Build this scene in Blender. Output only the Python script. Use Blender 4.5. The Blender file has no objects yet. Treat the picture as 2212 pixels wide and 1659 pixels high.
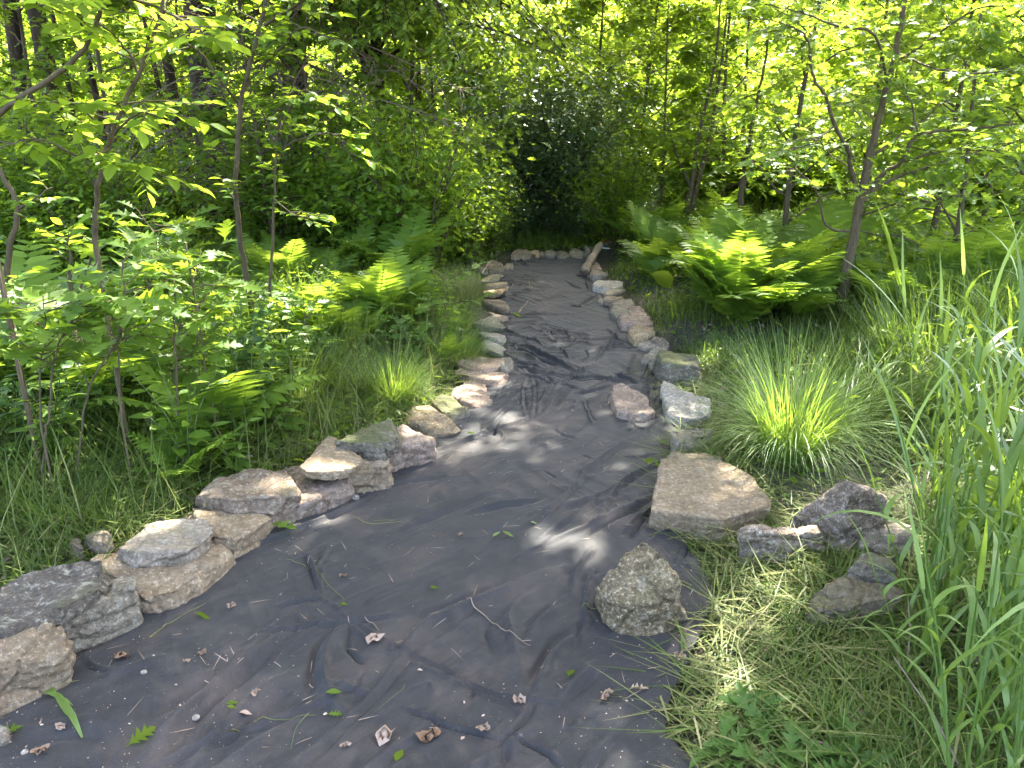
import bpy, bmesh, math, random
import numpy as np
from mathutils import Vector
R = math.radians
rnd = random.Random(11)
rng = np.random.default_rng(7)
SC = bpy.context.scene
COL = SC.collection
# ------------------------------------------------------------ camera
F = 1671.0            # focal length in units of a 2212 px wide picture
CAMZ = 1.6
PITCH = R(18.0)
cd = bpy.data.cameras.new("camera")
cam = bpy.data.objects.new("camera", cd); COL.objects.link(cam)
cam.location = (0, 0, CAMZ); cam.rotation_euler = (R(90) - PITCH, 0, 0)
cd.sensor_width = 36; cd.lens = 36 * F / 2212.0
cd.clip_start = 0.05; cd.clip_end = 500
SC.camera = cam
# ------------------------------------------------------------ light
SUN_EL, SUN_AZ = R(57), R(24)      # azimuth measured from +Y towards +X
SUNDIR = np.array([math.cos(SUN_EL) * math.sin(SUN_AZ), math.cos(SUN_EL) * math.cos(SUN_AZ), math.sin(SUN_EL)])
w = bpy.data.worlds.new("World"); SC.world = w; w.use_nodes = True
nt = w.node_tree
sky = nt.nodes.new("ShaderNodeTexSky"); sky.sky_type = 'NISHITA'; sky.sun_disc = False
sky.sun_elevation = SUN_EL; sky.sun_rotation = SUN_AZ; sky.dust_density = 5.0; sky.ozone_density = 0.35; sky.air_density = 0.6
bg = nt.nodes["Background"]; bg.inputs["Strength"].default_value = 0.15
nt.links.new(sky.outputs[0], bg.inputs["Color"])
ld = bpy.data.lights.new("sun", 'SUN'); ld.energy = 2.6; ld.angle = R(0.53); ld.color = (1.0, 0.95, 0.86)
sun = bpy.data.objects.new("sun", ld); COL.objects.link(sun)
sun.rotation_euler = Vector(SUNDIR).to_track_quat('Z', 'Y').to_euler(); sun.location = (5, 10, 30)
SC.view_settings.view_transform = 'Standard'; SC.view_settings.look = 'None'
SC.view_settings.exposure = 4.3; SC.view_settings.gamma = 1.0
SC.view_settings.use_curve_mapping = False
SC.cycles.max_bounces = 8; SC.cycles.diffuse_bounces = 4; SC.cycles.transmission_bounces = 5
# ------------------------------------------------------------ picture -> world helpers
CP, SP = math.cos(PITCH), math.sin(PITCH)
def ray(x, y):
    a = (x - 1106.0) / F; b = -(y - 829.5) / F
    return np.array([a, CP + b * SP, -SP + b * CP])
def P(x, y, z=0.0):
    d = ray(x, y); t = (z - CAMZ) / d[2]
    return np.array([d[0] * t, d[1] * t, z])
def PY(x, y, Y):
    d = ray(x, y); t = Y / d[1]
    return np.array([d[0] * t, Y, CAMZ + d[2] * t])
def sunproj(p, z=0.0):
    p = np.atleast_2d(p); t = (p[:, 2] - z) / SUNDIR[2]
    return p[:, :2] - SUNDIR[None, :2] * t[:, None]
# ------------------------------------------------------------ noise
_T = np.random.default_rng(3).random(4096)
def vnoise(p, seed=0):
    p = np.asarray(p, float); i = np.floor(p).astype(np.int64); f = p - i; f = f * f * (3 - 2 * f)
    def h(dx, dy, dz):
        n = (i[..., 0] + dx) * 73856093 ^ (i[..., 1] + dy) * 19349663 ^ (i[..., 2] + dz) * 83492791 ^ (seed * 2654435)
        n = (n ^ (n >> 13)) * 1274126177
        return _T[(n ^ (n >> 16)) & 4095]
    x, y, z = f[..., 0], f[..., 1], f[..., 2]
    a = h(0,0,0)*(1-x)+h(1,0,0)*x; b = h(0,1,0)*(1-x)+h(1,1,0)*x
    c = h(0,0,1)*(1-x)+h(1,0,1)*x; d = h(0,1,1)*(1-x)+h(1,1,1)*x
    return ((a*(1-y)+b*y)*(1-z)+(c*(1-y)+d*y)*z)*2-1
def fbm(p, o=4, seed=0, g=0.5):
    s = 0; a = 1; p = np.asarray(p, float)
    for k in range(o):
        s = s + a * vnoise(p, seed + k); p = p * 2.03 + 5.7; a *= g
    return s
def ss(a, b, x):
    t = np.clip((x - a) / (b - a), 0, 1); return t * t * (3 - 2 * t)
# ------------------------------------------------------------ object helpers
def tag(o, label=None, cat=None, group=None, kind=None):
    if label: o["label"] = label
    if cat: o["category"] = cat
    if group: o["group"] = group
    if kind: o["kind"] = kind
    return o
def empty(name, loc=(0, 0, 0), rz=0.0, **k):
    o = bpy.data.objects.new(name, None); COL.objects.link(o)
    o.location = [float(v) for v in loc]; o.rotation_euler = (0, 0, rz); o.empty_display_size = 0.1
    return tag(o, **k)
def link(name, me, parent=None, **k):
    o = bpy.data.objects.new(name, me); COL.objects.link(o)
    if parent is not None: o.parent = parent
    return tag(o, **k)
def copy_tree(o, parent=None):
    c = o.copy(); COL.objects.link(c); c.parent = parent
    for ch in o.children: copy_tree(ch, c)
    return c
class MB:
    """collects vertices and faces of ONE mesh"""
    def __init__(s): s.v = []; s.t = []; s.f3 = []; s.f4 = []; s.m3 = []; s.m4 = []; s.n = 0
    def add(s, v, f, tint=0.5, mi=0):
        v = np.asarray(v, float).reshape(-1, 3); f = np.asarray(f, int)
        s.v.append(v); s.t.append(np.broadcast_to(np.asarray(tint, float), (len(v),)).copy())
        if f.shape[1] == 3: s.f3.append(f + s.n); s.m3.append(np.full(len(f), mi))
        else: s.f4.append(f + s.n); s.m4.append(np.full(len(f), mi))
        s.n += len(v)
    def mesh(s, name, mats, smooth=False):
        me = bpy.data.meshes.new(name); v = np.concatenate(s.v)
        f4 = np.concatenate(s.f4) if s.f4 else np.zeros((0, 4), int)
        f3 = np.concatenate(s.f3) if s.f3 else np.zeros((0, 3), int)
        nl = f4.size + f3.size; nf = len(f4) + len(f3)
        me.vertices.add(len(v)); me.vertices.foreach_set("co", v.astype(np.float32).ravel())
        me.loops.add(nl); me.loops.foreach_set("vertex_index", np.concatenate([f4.ravel(), f3.ravel()]).astype(np.int32))
        me.polygons.add(nf)
        st = np.concatenate([np.arange(len(f4)) * 4, f4.size + np.arange(len(f3)) * 3]).astype(np.int32)
        me.polygons.foreach_set("loop_start", st)
        if not isinstance(mats, (list, tuple)): mats = [mats]
        for m in mats: me.materials.append(m)
        mi = np.concatenate((s.m4 or [np.zeros(0, int)]) + (s.m3 or [np.zeros(0, int)])).astype(np.int32)
        me.polygons.foreach_set("material_index", mi)
        if smooth: me.polygons.foreach_set("use_smooth", np.ones(nf, bool))
        me.update(calc_edges=True)
        at = me.attributes.new("tint", 'FLOAT', 'POINT'); at.data.foreach_set("value", np.concatenate(s.t).astype(np.float32))
        return me
def nrm(a): return a / np.maximum(np.linalg.norm(a, axis=-1, keepdims=True), 1e-9)
def place(mb, tv, tf, pos, D, N, S, tint, mi=0):
    """stamp a template (leaf lying along +x, facing +z) on every position"""
    pos = np.atleast_2d(pos); D = nrm(np.atleast_2d(D)); N = np.atleast_2d(N)
    Z = nrm(N - D * np.sum(N * D, 1, keepdims=True)); Y = np.cross(Z, D)
    S = np.broadcast_to(S, (len(pos),))
    v = pos[:, None] + S[:, None, None] * (tv[None, :, 0:1] * D[:, None] + tv[None, :, 1:2] * Y[:, None] + tv[None, :, 2:3] * Z[:, None])
    k = len(tv); off = (np.arange(len(pos)) * k)[:, None, None]
    tt = np.repeat(np.broadcast_to(tint, (len(pos),)), k)
    mb_n = mb.n
    fs = [tf] if not isinstance(tf, tuple) else list(tf)
    first = True
    for f in fs:
        f = np.asarray(f); ff = (f[None] + off).reshape(-1, f.shape[1])
        if first: mb.add(v.reshape(-1, 3), ff, tt, mi); first = False
        else:
            (mb.f3 if f.shape[1] == 3 else mb.f4).append(ff + mb_n); (mb.m3 if f.shape[1] == 3 else mb.m4).append(np.full(len(ff), mi))
def tube(mb, pts, rad, n=7, tint=0.5, mi=0, cap=True):
    pts = np.asarray(pts, float); rad = np.broadcast_to(np.asarray(rad, float), (len(pts),))
    T = np.gradient(pts, axis=0); T = nrm(T)
    ref = np.array([0.31, 0.2, 0.93]) if abs(T[0][2]) < .9 else np.array([1., 0.1, 0])
    A = nrm(np.cross(T, ref)); B = np.cross(T, A)
    an = np.arange(n) / n * 2 * math.pi
    v = pts[:, None] + rad[:, None, None] * (np.cos(an)[None, :, None] * A[:, None] + np.sin(an)[None, :, None] * B[:, None])
    i = np.arange(len(pts) - 1)[:, None] * n + np.arange(n)[None]; j = np.arange(len(pts) - 1)[:, None] * n + (np.arange(n)[None] + 1) % n
    f = np.stack([i, j, j + n, i + n], -1).reshape(-1, 4)
    mb.add(v.reshape(-1, 3), f, tint, mi)
    if cap:
        b = mb.n - n
        for c0 in (b, mb.n - n * len(pts)):
            f = np.array([[c0, c0 + k, c0 + k + 1] for k in range(1, n - 1)])
            mb.f3.append(f); mb.m3.append(np.full(len(f), mi))
def smoothline(pts, k=6):
    """Catmull-Rom through points"""
    pts = np.asarray(pts, float); p = np.vstack([2 * pts[0] - pts[1], pts, 2 * pts[-1] - pts[-2]]); out = []
    for i in range(1, len(p) - 2):
        for t in np.arange(k) / k:
            out.append(0.5 * (2*p[i] + (p[i+1]-p[i-1])*t + (2*p[i-1]-5*p[i]+4*p[i+1]-p[i+2])*t*t + (-p[i-1]+3*p[i]-3*p[i+1]+p[i+2])*t**3))
    out.append(p[-2]); return np.array(out)
# ------------------------------------------------------------ materials
def newmat(name):
    m = bpy.data.materials.new(name); m.use_nodes = True; nt = m.node_tree; nt.nodes.clear()
    out = nt.nodes.new("ShaderNodeOutputMaterial"); return m, nt, out
class NT:
    def __init__(s, nt): s.nt = nt
    def __call__(s, typ, ins=None, **kw):
        n = s.nt.nodes.new("ShaderNode" + typ)
        for k, v in kw.items(): setattr(n, k, v)
        for k, v in (ins or {}).items():
            if isinstance(v, bpy.types.NodeSocket): s.nt.links.new(v, n.inputs[k])
            else: n.inputs[k].default_value = v
        return n
    def ramp(s, fac, stops, interp='LINEAR'):
        n = s.nt.nodes.new("ShaderNodeValToRGB"); s.nt.links.new(fac, n.inputs[0]); e = n.color_ramp.elements
        n.color_ramp.interpolation = interp
        while len(e) < len(stops): e.new(0.5)
        for q, (p, c) in zip(e, stops):
            q.position = p; q.color = (c, c, c, 1) if isinstance(c, (int, float)) else (*c, 1)
        return n.outputs[0]
    def mix(s, f, a, b, t='MIX'):
        n = s.nt.nodes.new("ShaderNodeMix"); n.data_type = 'RGBA'; n.blend_type = t; n.clamp_factor = True
        for i, v in ((0, f), (6, a), (7, b)):
            if isinstance(v, bpy.types.NodeSocket): s.nt.links.new(v, n.inputs[i])
            else: n.inputs[i].default_value = v if i == 0 else ((*v, 1) if len(v) == 3 else v)
        return n.outputs[2]
    def math(s, op, a, b=0.0):
        n = s.nt.nodes.new("ShaderNodeMath"); n.operation = op
        for i, v in ((0, a), (1, b)):
            if isinstance(v, bpy.types.NodeSocket): s.nt.links.new(v, n.inputs[i])
            else: n.inputs[i].default_value = v
        return n.outputs[0]
def leaf_mat(name, dark, light, trans, tfac=0.45, gloss=0.05, rough=0.4):
    m, nt, out = newmat(name); N = NT(nt)
    a = N("Attribute", attribute_name="tint").outputs["Fac"]
    oi = N("ObjectInfo").outputs["Random"]
    fac = N.math('ADD', a, N.math('MULTIPLY', N.math('SUBTRACT', oi, 0.5), 0.3))
    c = N.ramp(fac, [(0.0, dark), (1.0, light)])
    tcol = N.ramp(fac, [(0.0, tuple(v * 0.6 for v in trans)), (1.0, trans)])
    d = N("BsdfDiffuse", {"Color": c}).outputs[0]
    t = N("BsdfTranslucent", {"Color": tcol}).outputs[0]
    g = N("BsdfGlossy", {"Color": (0.9, 0.95, 0.9, 1), "Roughness": rough}).outputs[0]
    x = N("MixShader", {0: tfac, 1: d, 2: t}).outputs[0]
    fr = N("LayerWeight", {"Blend": 0.25}).outputs["Facing"]
    gf = N.math('MULTIPLY_ADD', fr, gloss * 0.9); nt.nodes[-1].inputs[2].default_value = gloss * 0.15
    y = N("MixShader", {0: gf, 1: x, 2: g}).outputs[0]
    nt.links.new(y, out.inputs[0]); return m
def stone_mat(name, ca, cb, lichen=0.3, moss=0.1, band=0.4, dark=0.5, lic=(0.42, 0.43, 0.36), speck=0.5):
    m, nt, out = newmat(name); N = NT(nt)
    tc = N("TexCoord").outputs["Object"]; rn = N("ObjectInfo").outputs["Random"]
    off = N("CombineXYZ", {0: N.math('MULTIPLY', rn, 37.0), 1: N.math('MULTIPLY', rn, 91.0), 2: N.math('MULTIPLY', rn, 53.0)}).outputs[0]
    p = N("VectorMath", {0: tc, 1: off}, operation='ADD').outputs[0]
    n1 = N("TexNoise", {"Vector": p, "Scale": 7.0, "Detail": 8.0, "Roughness": 0.65}).outputs["Fac"]
    mp = N("Mapping", {"Vector": p, "Rotation": (0.25, 0.3, 0.4), "Scale": (3, 3, 42)}).outputs[0]
    n2 = N("TexNoise", {"Vector": mp, "Scale": 1.0, "Detail": 6.0, "Roughness": 0.6, "Distortion": 0.8}).outputs["Fac"]
    n3 = N("TexNoise", {"Vector": p, "Scale": 62.0, "Detail": 4.0, "Roughness": 0.8}).outputs["Fac"]
    n4 = N("TexNoise", {"Vector": p, "Scale": 21.0, "Detail": 9.0, "Roughness": 0.78, "Distortion": 0.0}).outputs["Fac"]
    n5 = N("TexNoise", {"Vector": p, "Scale": 3.2, "Detail": 4.0}).outputs["Fac"]
    c = N.mix(N.ramp(n1, [(0.3, 0.0), (0.7, 1.0)]), ca, cb)
    c = N.mix(N.math('MULTIPLY', N.ramp(n2, [(0.42, 0.0), (0.62, 1.0)]), band), c, tuple(v * 0.55 for v in ca))
    rnd_v = N("MapRange", {0: rn, 1: 0.0, 2: 1.0, 3: 0.58, 4: 0.86}).outputs[0]
    c = N.mix(1.0, c, N("CombineXYZ", {0: rnd_v, 1: rnd_v, 2: rnd_v}).outputs[0], 'MULTIPLY')
    c = N.mix(N.math('MULTIPLY', N.ramp(n4, [(0.54, 0.0), (0.60, 1.0)]), lichen), c, lic)
    c = N.mix(N.math('MULTIPLY', N.ramp(n4, [(0.38, 1.0), (0.50, 0.0)]), dark), c, tuple(v * 0.35 for v in ca))
    c = N.mix(N.math('MULTIPLY', N.ramp(n3, [(0.40, 1.0), (0.50, 0.0)]), speck), c, tuple(v * 0.35 for v in ca))
    c = N.mix(N.math('MULTIPLY', N.ramp(n3, [(0.56, 0.0), (0.64, 1.0)]), speck * 0.7), c, tuple(min(1, v * 1.8 + .04) for v in cb))
    nz = N("SeparateXYZ", {0: N("NewGeometry").outputs["Normal"]}).outputs[2]
    mf = N.math('MULTIPLY', N.ramp(n5, [(0.62 - 0.35 * moss, 0.0), (0.72 - 0.2 * moss, 1.0)]), N.ramp(nz, [(0.2, 0.0), (0.8, 1.0)]))
    mf = N.math('MULTIPLY', mf, N.math('MULTIPLY', N.ramp(n3, [(0.35, 0.3), (0.6, 1.0)]), min(1.0, moss * 2)))
    c = N.mix(mf, c, (0.075, 0.085, 0.022))
    h = N.math('ADD', N.math('MULTIPLY', n3, 0.35), N.math('ADD', N.math('MULTIPLY', n4, 1.0), N.math('MULTIPLY', n2, band)))
    vo = N("TexVoronoi", {"Vector": p, "Scale": 45.0, "Randomness": 1.0}).outputs["Distance"]
    h = N.math('ADD', h, N.math('MULTIPLY', N.ramp(vo, [(0.0, 0.0), (0.28, 1.0)]), 0.25))
    b = N("Bump", {"Height": h, "Strength": 1.0, "Distance": 0.02}).outputs[0]
    bs = N("BsdfPrincipled", {"Base Color": c, "Roughness": 0.85, "Normal": b, "Specular IOR Level": 0.25}).outputs[0]
    nt.links.new(bs, out.inputs[0]); return m
def simple_mat(name, a, b, scale=20.0, rough=0.8, bump=0.3, stretch=(1, 1, 1), dist=0.01, spec=0.3):
    m, nt, out = newmat(name); N = NT(nt)
    tc = N("TexCoord").outputs["Object"]
    mp = N("Mapping", {"Vector": tc, "Scale": stretch}).outputs[0]
    n = N("TexNoise", {"Vector": mp, "Scale": scale, "Detail": 8.0, "Roughness": 0.7, "Distortion": 0.5}).outputs["Fac"]
    tn = N("Attribute", attribute_name="tint").outputs["Fac"]
    f = N.math('ADD', n, N.math('MULTIPLY', N.math('SUBTRACT', tn, 0.5), 0.8))
    c = N.ramp(f, [(0.3, a), (0.7, b)])
    bp = N("Bump", {"Height": n, "Strength": bump, "Distance": dist}).outputs[0]
    bs = N("BsdfPrincipled", {"Base Color": c, "Roughness": rough, "Normal": bp, "Specular IOR Level": spec}).outputs[0]
    nt.links.new(bs, out.inputs[0]); return m
M = {}
M['tan'] = stone_mat('stone_tan', (0.29, 0.212, 0.122), (0.39, 0.305, 0.19), 0.25, 0.1, 0.5, 0.4)
M['gray'] = stone_mat('stone_grey', (0.255, 0.21, 0.145), (0.40, 0.335, 0.24), 0.35, 0.15, 0.3, 0.5)
M['lichen'] = stone_mat('stone_lichen', (0.105, 0.088, 0.062), (0.185, 0.16, 0.12), 0.7, 0.4, 0.5, 0.6, (0.38, 0.37, 0.28))
M['rust'] = stone_mat('stone_grey_rust', (0.30, 0.235, 0.165), (0.48, 0.38, 0.27), 0.5, 0.15, 0.7, 0.6, (0.5, 0.47, 0.4), .7)
M['pink'] = stone_mat('stone_pinkish', (0.27, 0.195, 0.135), (0.39, 0.30, 0.215), 0.2, 0.15, 0.3, 0.5)
M['mossy'] = stone_mat('stone_mossy', (0.17, 0.145, 0.10), (0.27, 0.235, 0.17), 0.5, 0.9, 0.4, 0.7, (0.36, 0.35, 0.25))
M['brown'] = stone_mat('stone_brown', (0.23, 0.17, 0.11), (0.36, 0.28, 0.19), 0.25, 0.25, 0.4, 0.6)
M['pale'] = stone_mat('stone_pale', (0.35, 0.31, 0.24), (0.48, 0.435, 0.35), 0.3, 0.08, 0.4, 0.4)
M['green'] = stone_mat('stone_greenish_grey', (0.22, 0.185, 0.125), (0.34, 0.295, 0.21), 0.5, 0.35, 0.4, 0.5, (0.40, 0.42, 0.35))
M['rough'] = stone_mat('stone_rough', (0.22, 0.17, 0.09), (0.34, 0.27, 0.155), 0.4, 0.25, 0.1, 0.9, (0.38, 0.36, 0.27), .9)
M['gold'] = stone_mat('stone_golden', (0.38, 0.265, 0.13), (0.52, 0.40, 0.23), 0.2, 0.1, 0.6, 0.4)
M['orange'] = stone_mat('stone_orange', (0.38, 0.26, 0.17), (0.50, 0.37, 0.25), 0.2, 0.05, 0.6, 0.4)
# ------------------------------------------------------------ path outline
def Z1(x, y): return (x * .48222 * .86406, (1100 + y * .48222) * .86406)
def zoomf(x0, y0, s): return lambda x, y: ((x0 + x * s) * .86406, (y0 + y * s) * .86406)
Z1 = zoomf(0, 1100, 800 / 1659); Z2 = zoomf(700, 900, 600 / 1991); Z3 = zoomf(1150, 580, 600 / 1991)
Z4 = zoomf(1400, 900, 600 / 1659); Z5 = zoomf(1800, 1100, 760 / 1576); Z6 = zoomf(1440, 1320, 320 / 1770)
Z7 = zoomf(1440, 590, 200 / 2212); Z8 = zoomf(1140, 580, 360 / 2212); Z9 = zoomf(1200, 760, 600 / 2212)
ZF = zoomf(700, 1300, 800 / 2141); ZL = zoomf(0, 1500, 700 / 2212); ZD = lambda x, y: (x, y)
EL = [(-700, 2600), (-150, 1720), (0, 1560), (60, 1480), (110, 1430), (270, 1330), (480, 1205), (600, 1130), (720, 1060), (830, 1010), (900, 975), (960, 925), (1030, 870), (1085, 800), (1085, 700), (1082, 640), (1080, 590), (1110, 560), (1120, 549)]
ER = [(1620, 2600), (1560, 1760), (1500, 1659), (1440, 1590), (1445, 1530), (1492, 1440), (1527, 1330), (1530, 1280), (1480, 1165), (1450, 1110), (1440, 1000), (1460, 930), (1450, 870), (1420, 790), (1370, 725), (1335, 680), (1300, 630), (1275, 590), (1285, 560), (1288, 549)]
def edge(E):
    p = np.array([P(*q)[:2] for q in E]); o = np.argsort(p[:, 1]); return p[o]
EL, ER = edge(EL), edge(ER)
YEND = float(P(1200, 549)[1])
def xL(y): return np.interp(y, EL[:, 1], EL[:, 0])
def xR(y): return np.interp(y, ER[:, 1], ER[:, 0])
def GH(x, y):
    """ground height"""
    x = np.asarray(x, float); y = np.asarray(y, float)
    p = np.stack([x, y, np.zeros_like(x)], -1)
    dl = xL(y) - x; dr = x - xR(y)
    b = ss(YEND - .3, YEND + .3, y)
    left = 0.10 * ss(0.18, 0.6, dl) * ss(2.0, 3.0, y); right = 0.05 * ss(0.2, 0.6, dr) * ss(3.2, 4.6, y)
    out = np.clip(np.maximum(np.maximum(dl, dr) / 0.5, b), 0, 1)
    n = 0.045 * fbm(p * 0.9, 3, 5) + 0.012 * fbm(p * 7, 2, 9)
    far = 0.012 * np.clip(y - 14, 0, 6) + .42 * np.clip(y - 20, 0, 40) + .05 * fbm(p * .15, 2, 3) * ss(8, 20, y)
    return np.where(out > 0, left + right + (n + far) * out, 0) - 0.035 * (1 - out) - 0.003
# ------------------------------------------------------------ ground
def lin(a, b, d): return np.arange(a, b, d)
gx = np.concatenate([-np.geomspace(120, 9.2, 26), lin(-9, 9, 0.08), np.geomspace(9.2, 120, 26)])
gy = np.concatenate([-np.geomspace(60, 1.2, 16), lin(-1, 15, 0.08), np.geomspace(15.2, 160, 40)])
X, Y = np.meshgrid(gx, gy); Zg = GH(X, Y)
def grid_faces(ny, nx):
    i = (np.arange(ny - 1)[:, None] * nx + np.arange(nx - 1)[None]).ravel(); return np.stack([i, i + 1, i + nx + 1, i + nx], -1)
m, nt_, out = newmat('soil_and_litter'); N = NT(nt_)
tc = N("TexCoord").outputs["Object"]
a = N("TexNoise", {"Vector": tc, "Scale": 2.2, "Detail": 7.0, "Roughness": 0.7}).outputs["Fac"]
b_ = N("TexNoise", {"Vector": tc, "Scale": 38.0, "Detail": 6.0, "Roughness": 0.75}).outputs["Fac"]
c = N.mix(N.ramp(a, [(0.4, 0.0), (0.6, 1.0)]), (0.045, 0.035, 0.020), (0.035, 0.045, 0.014))
c = N.mix(N.ramp(b_, [(0.5, 0.0), (0.66, 1.0)]), c, (0.17, 0.135, 0.085))
c = N.mix(N.ramp(b_, [(0.32, 1.0), (0.45, 0.0)]), c, (0.012, 0.010, 0.007))
bp = N("Bump", {"Height": b_, "Strength": 0.9, "Distance": 0.03}).outputs[0]
nt_.links.new(N("BsdfPrincipled", {"Base Color": c, "Roughness": 0.95, "Normal": bp}).outputs[0], out.inputs[0])
M['soil'] = m
g = MB(); g.add(np.stack([X, Y, Zg], -1).reshape(-1, 3), grid_faces(len(gy), len(gx)))
link('ground', g.mesh('ground', M['soil'], True), kind='structure')
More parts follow.
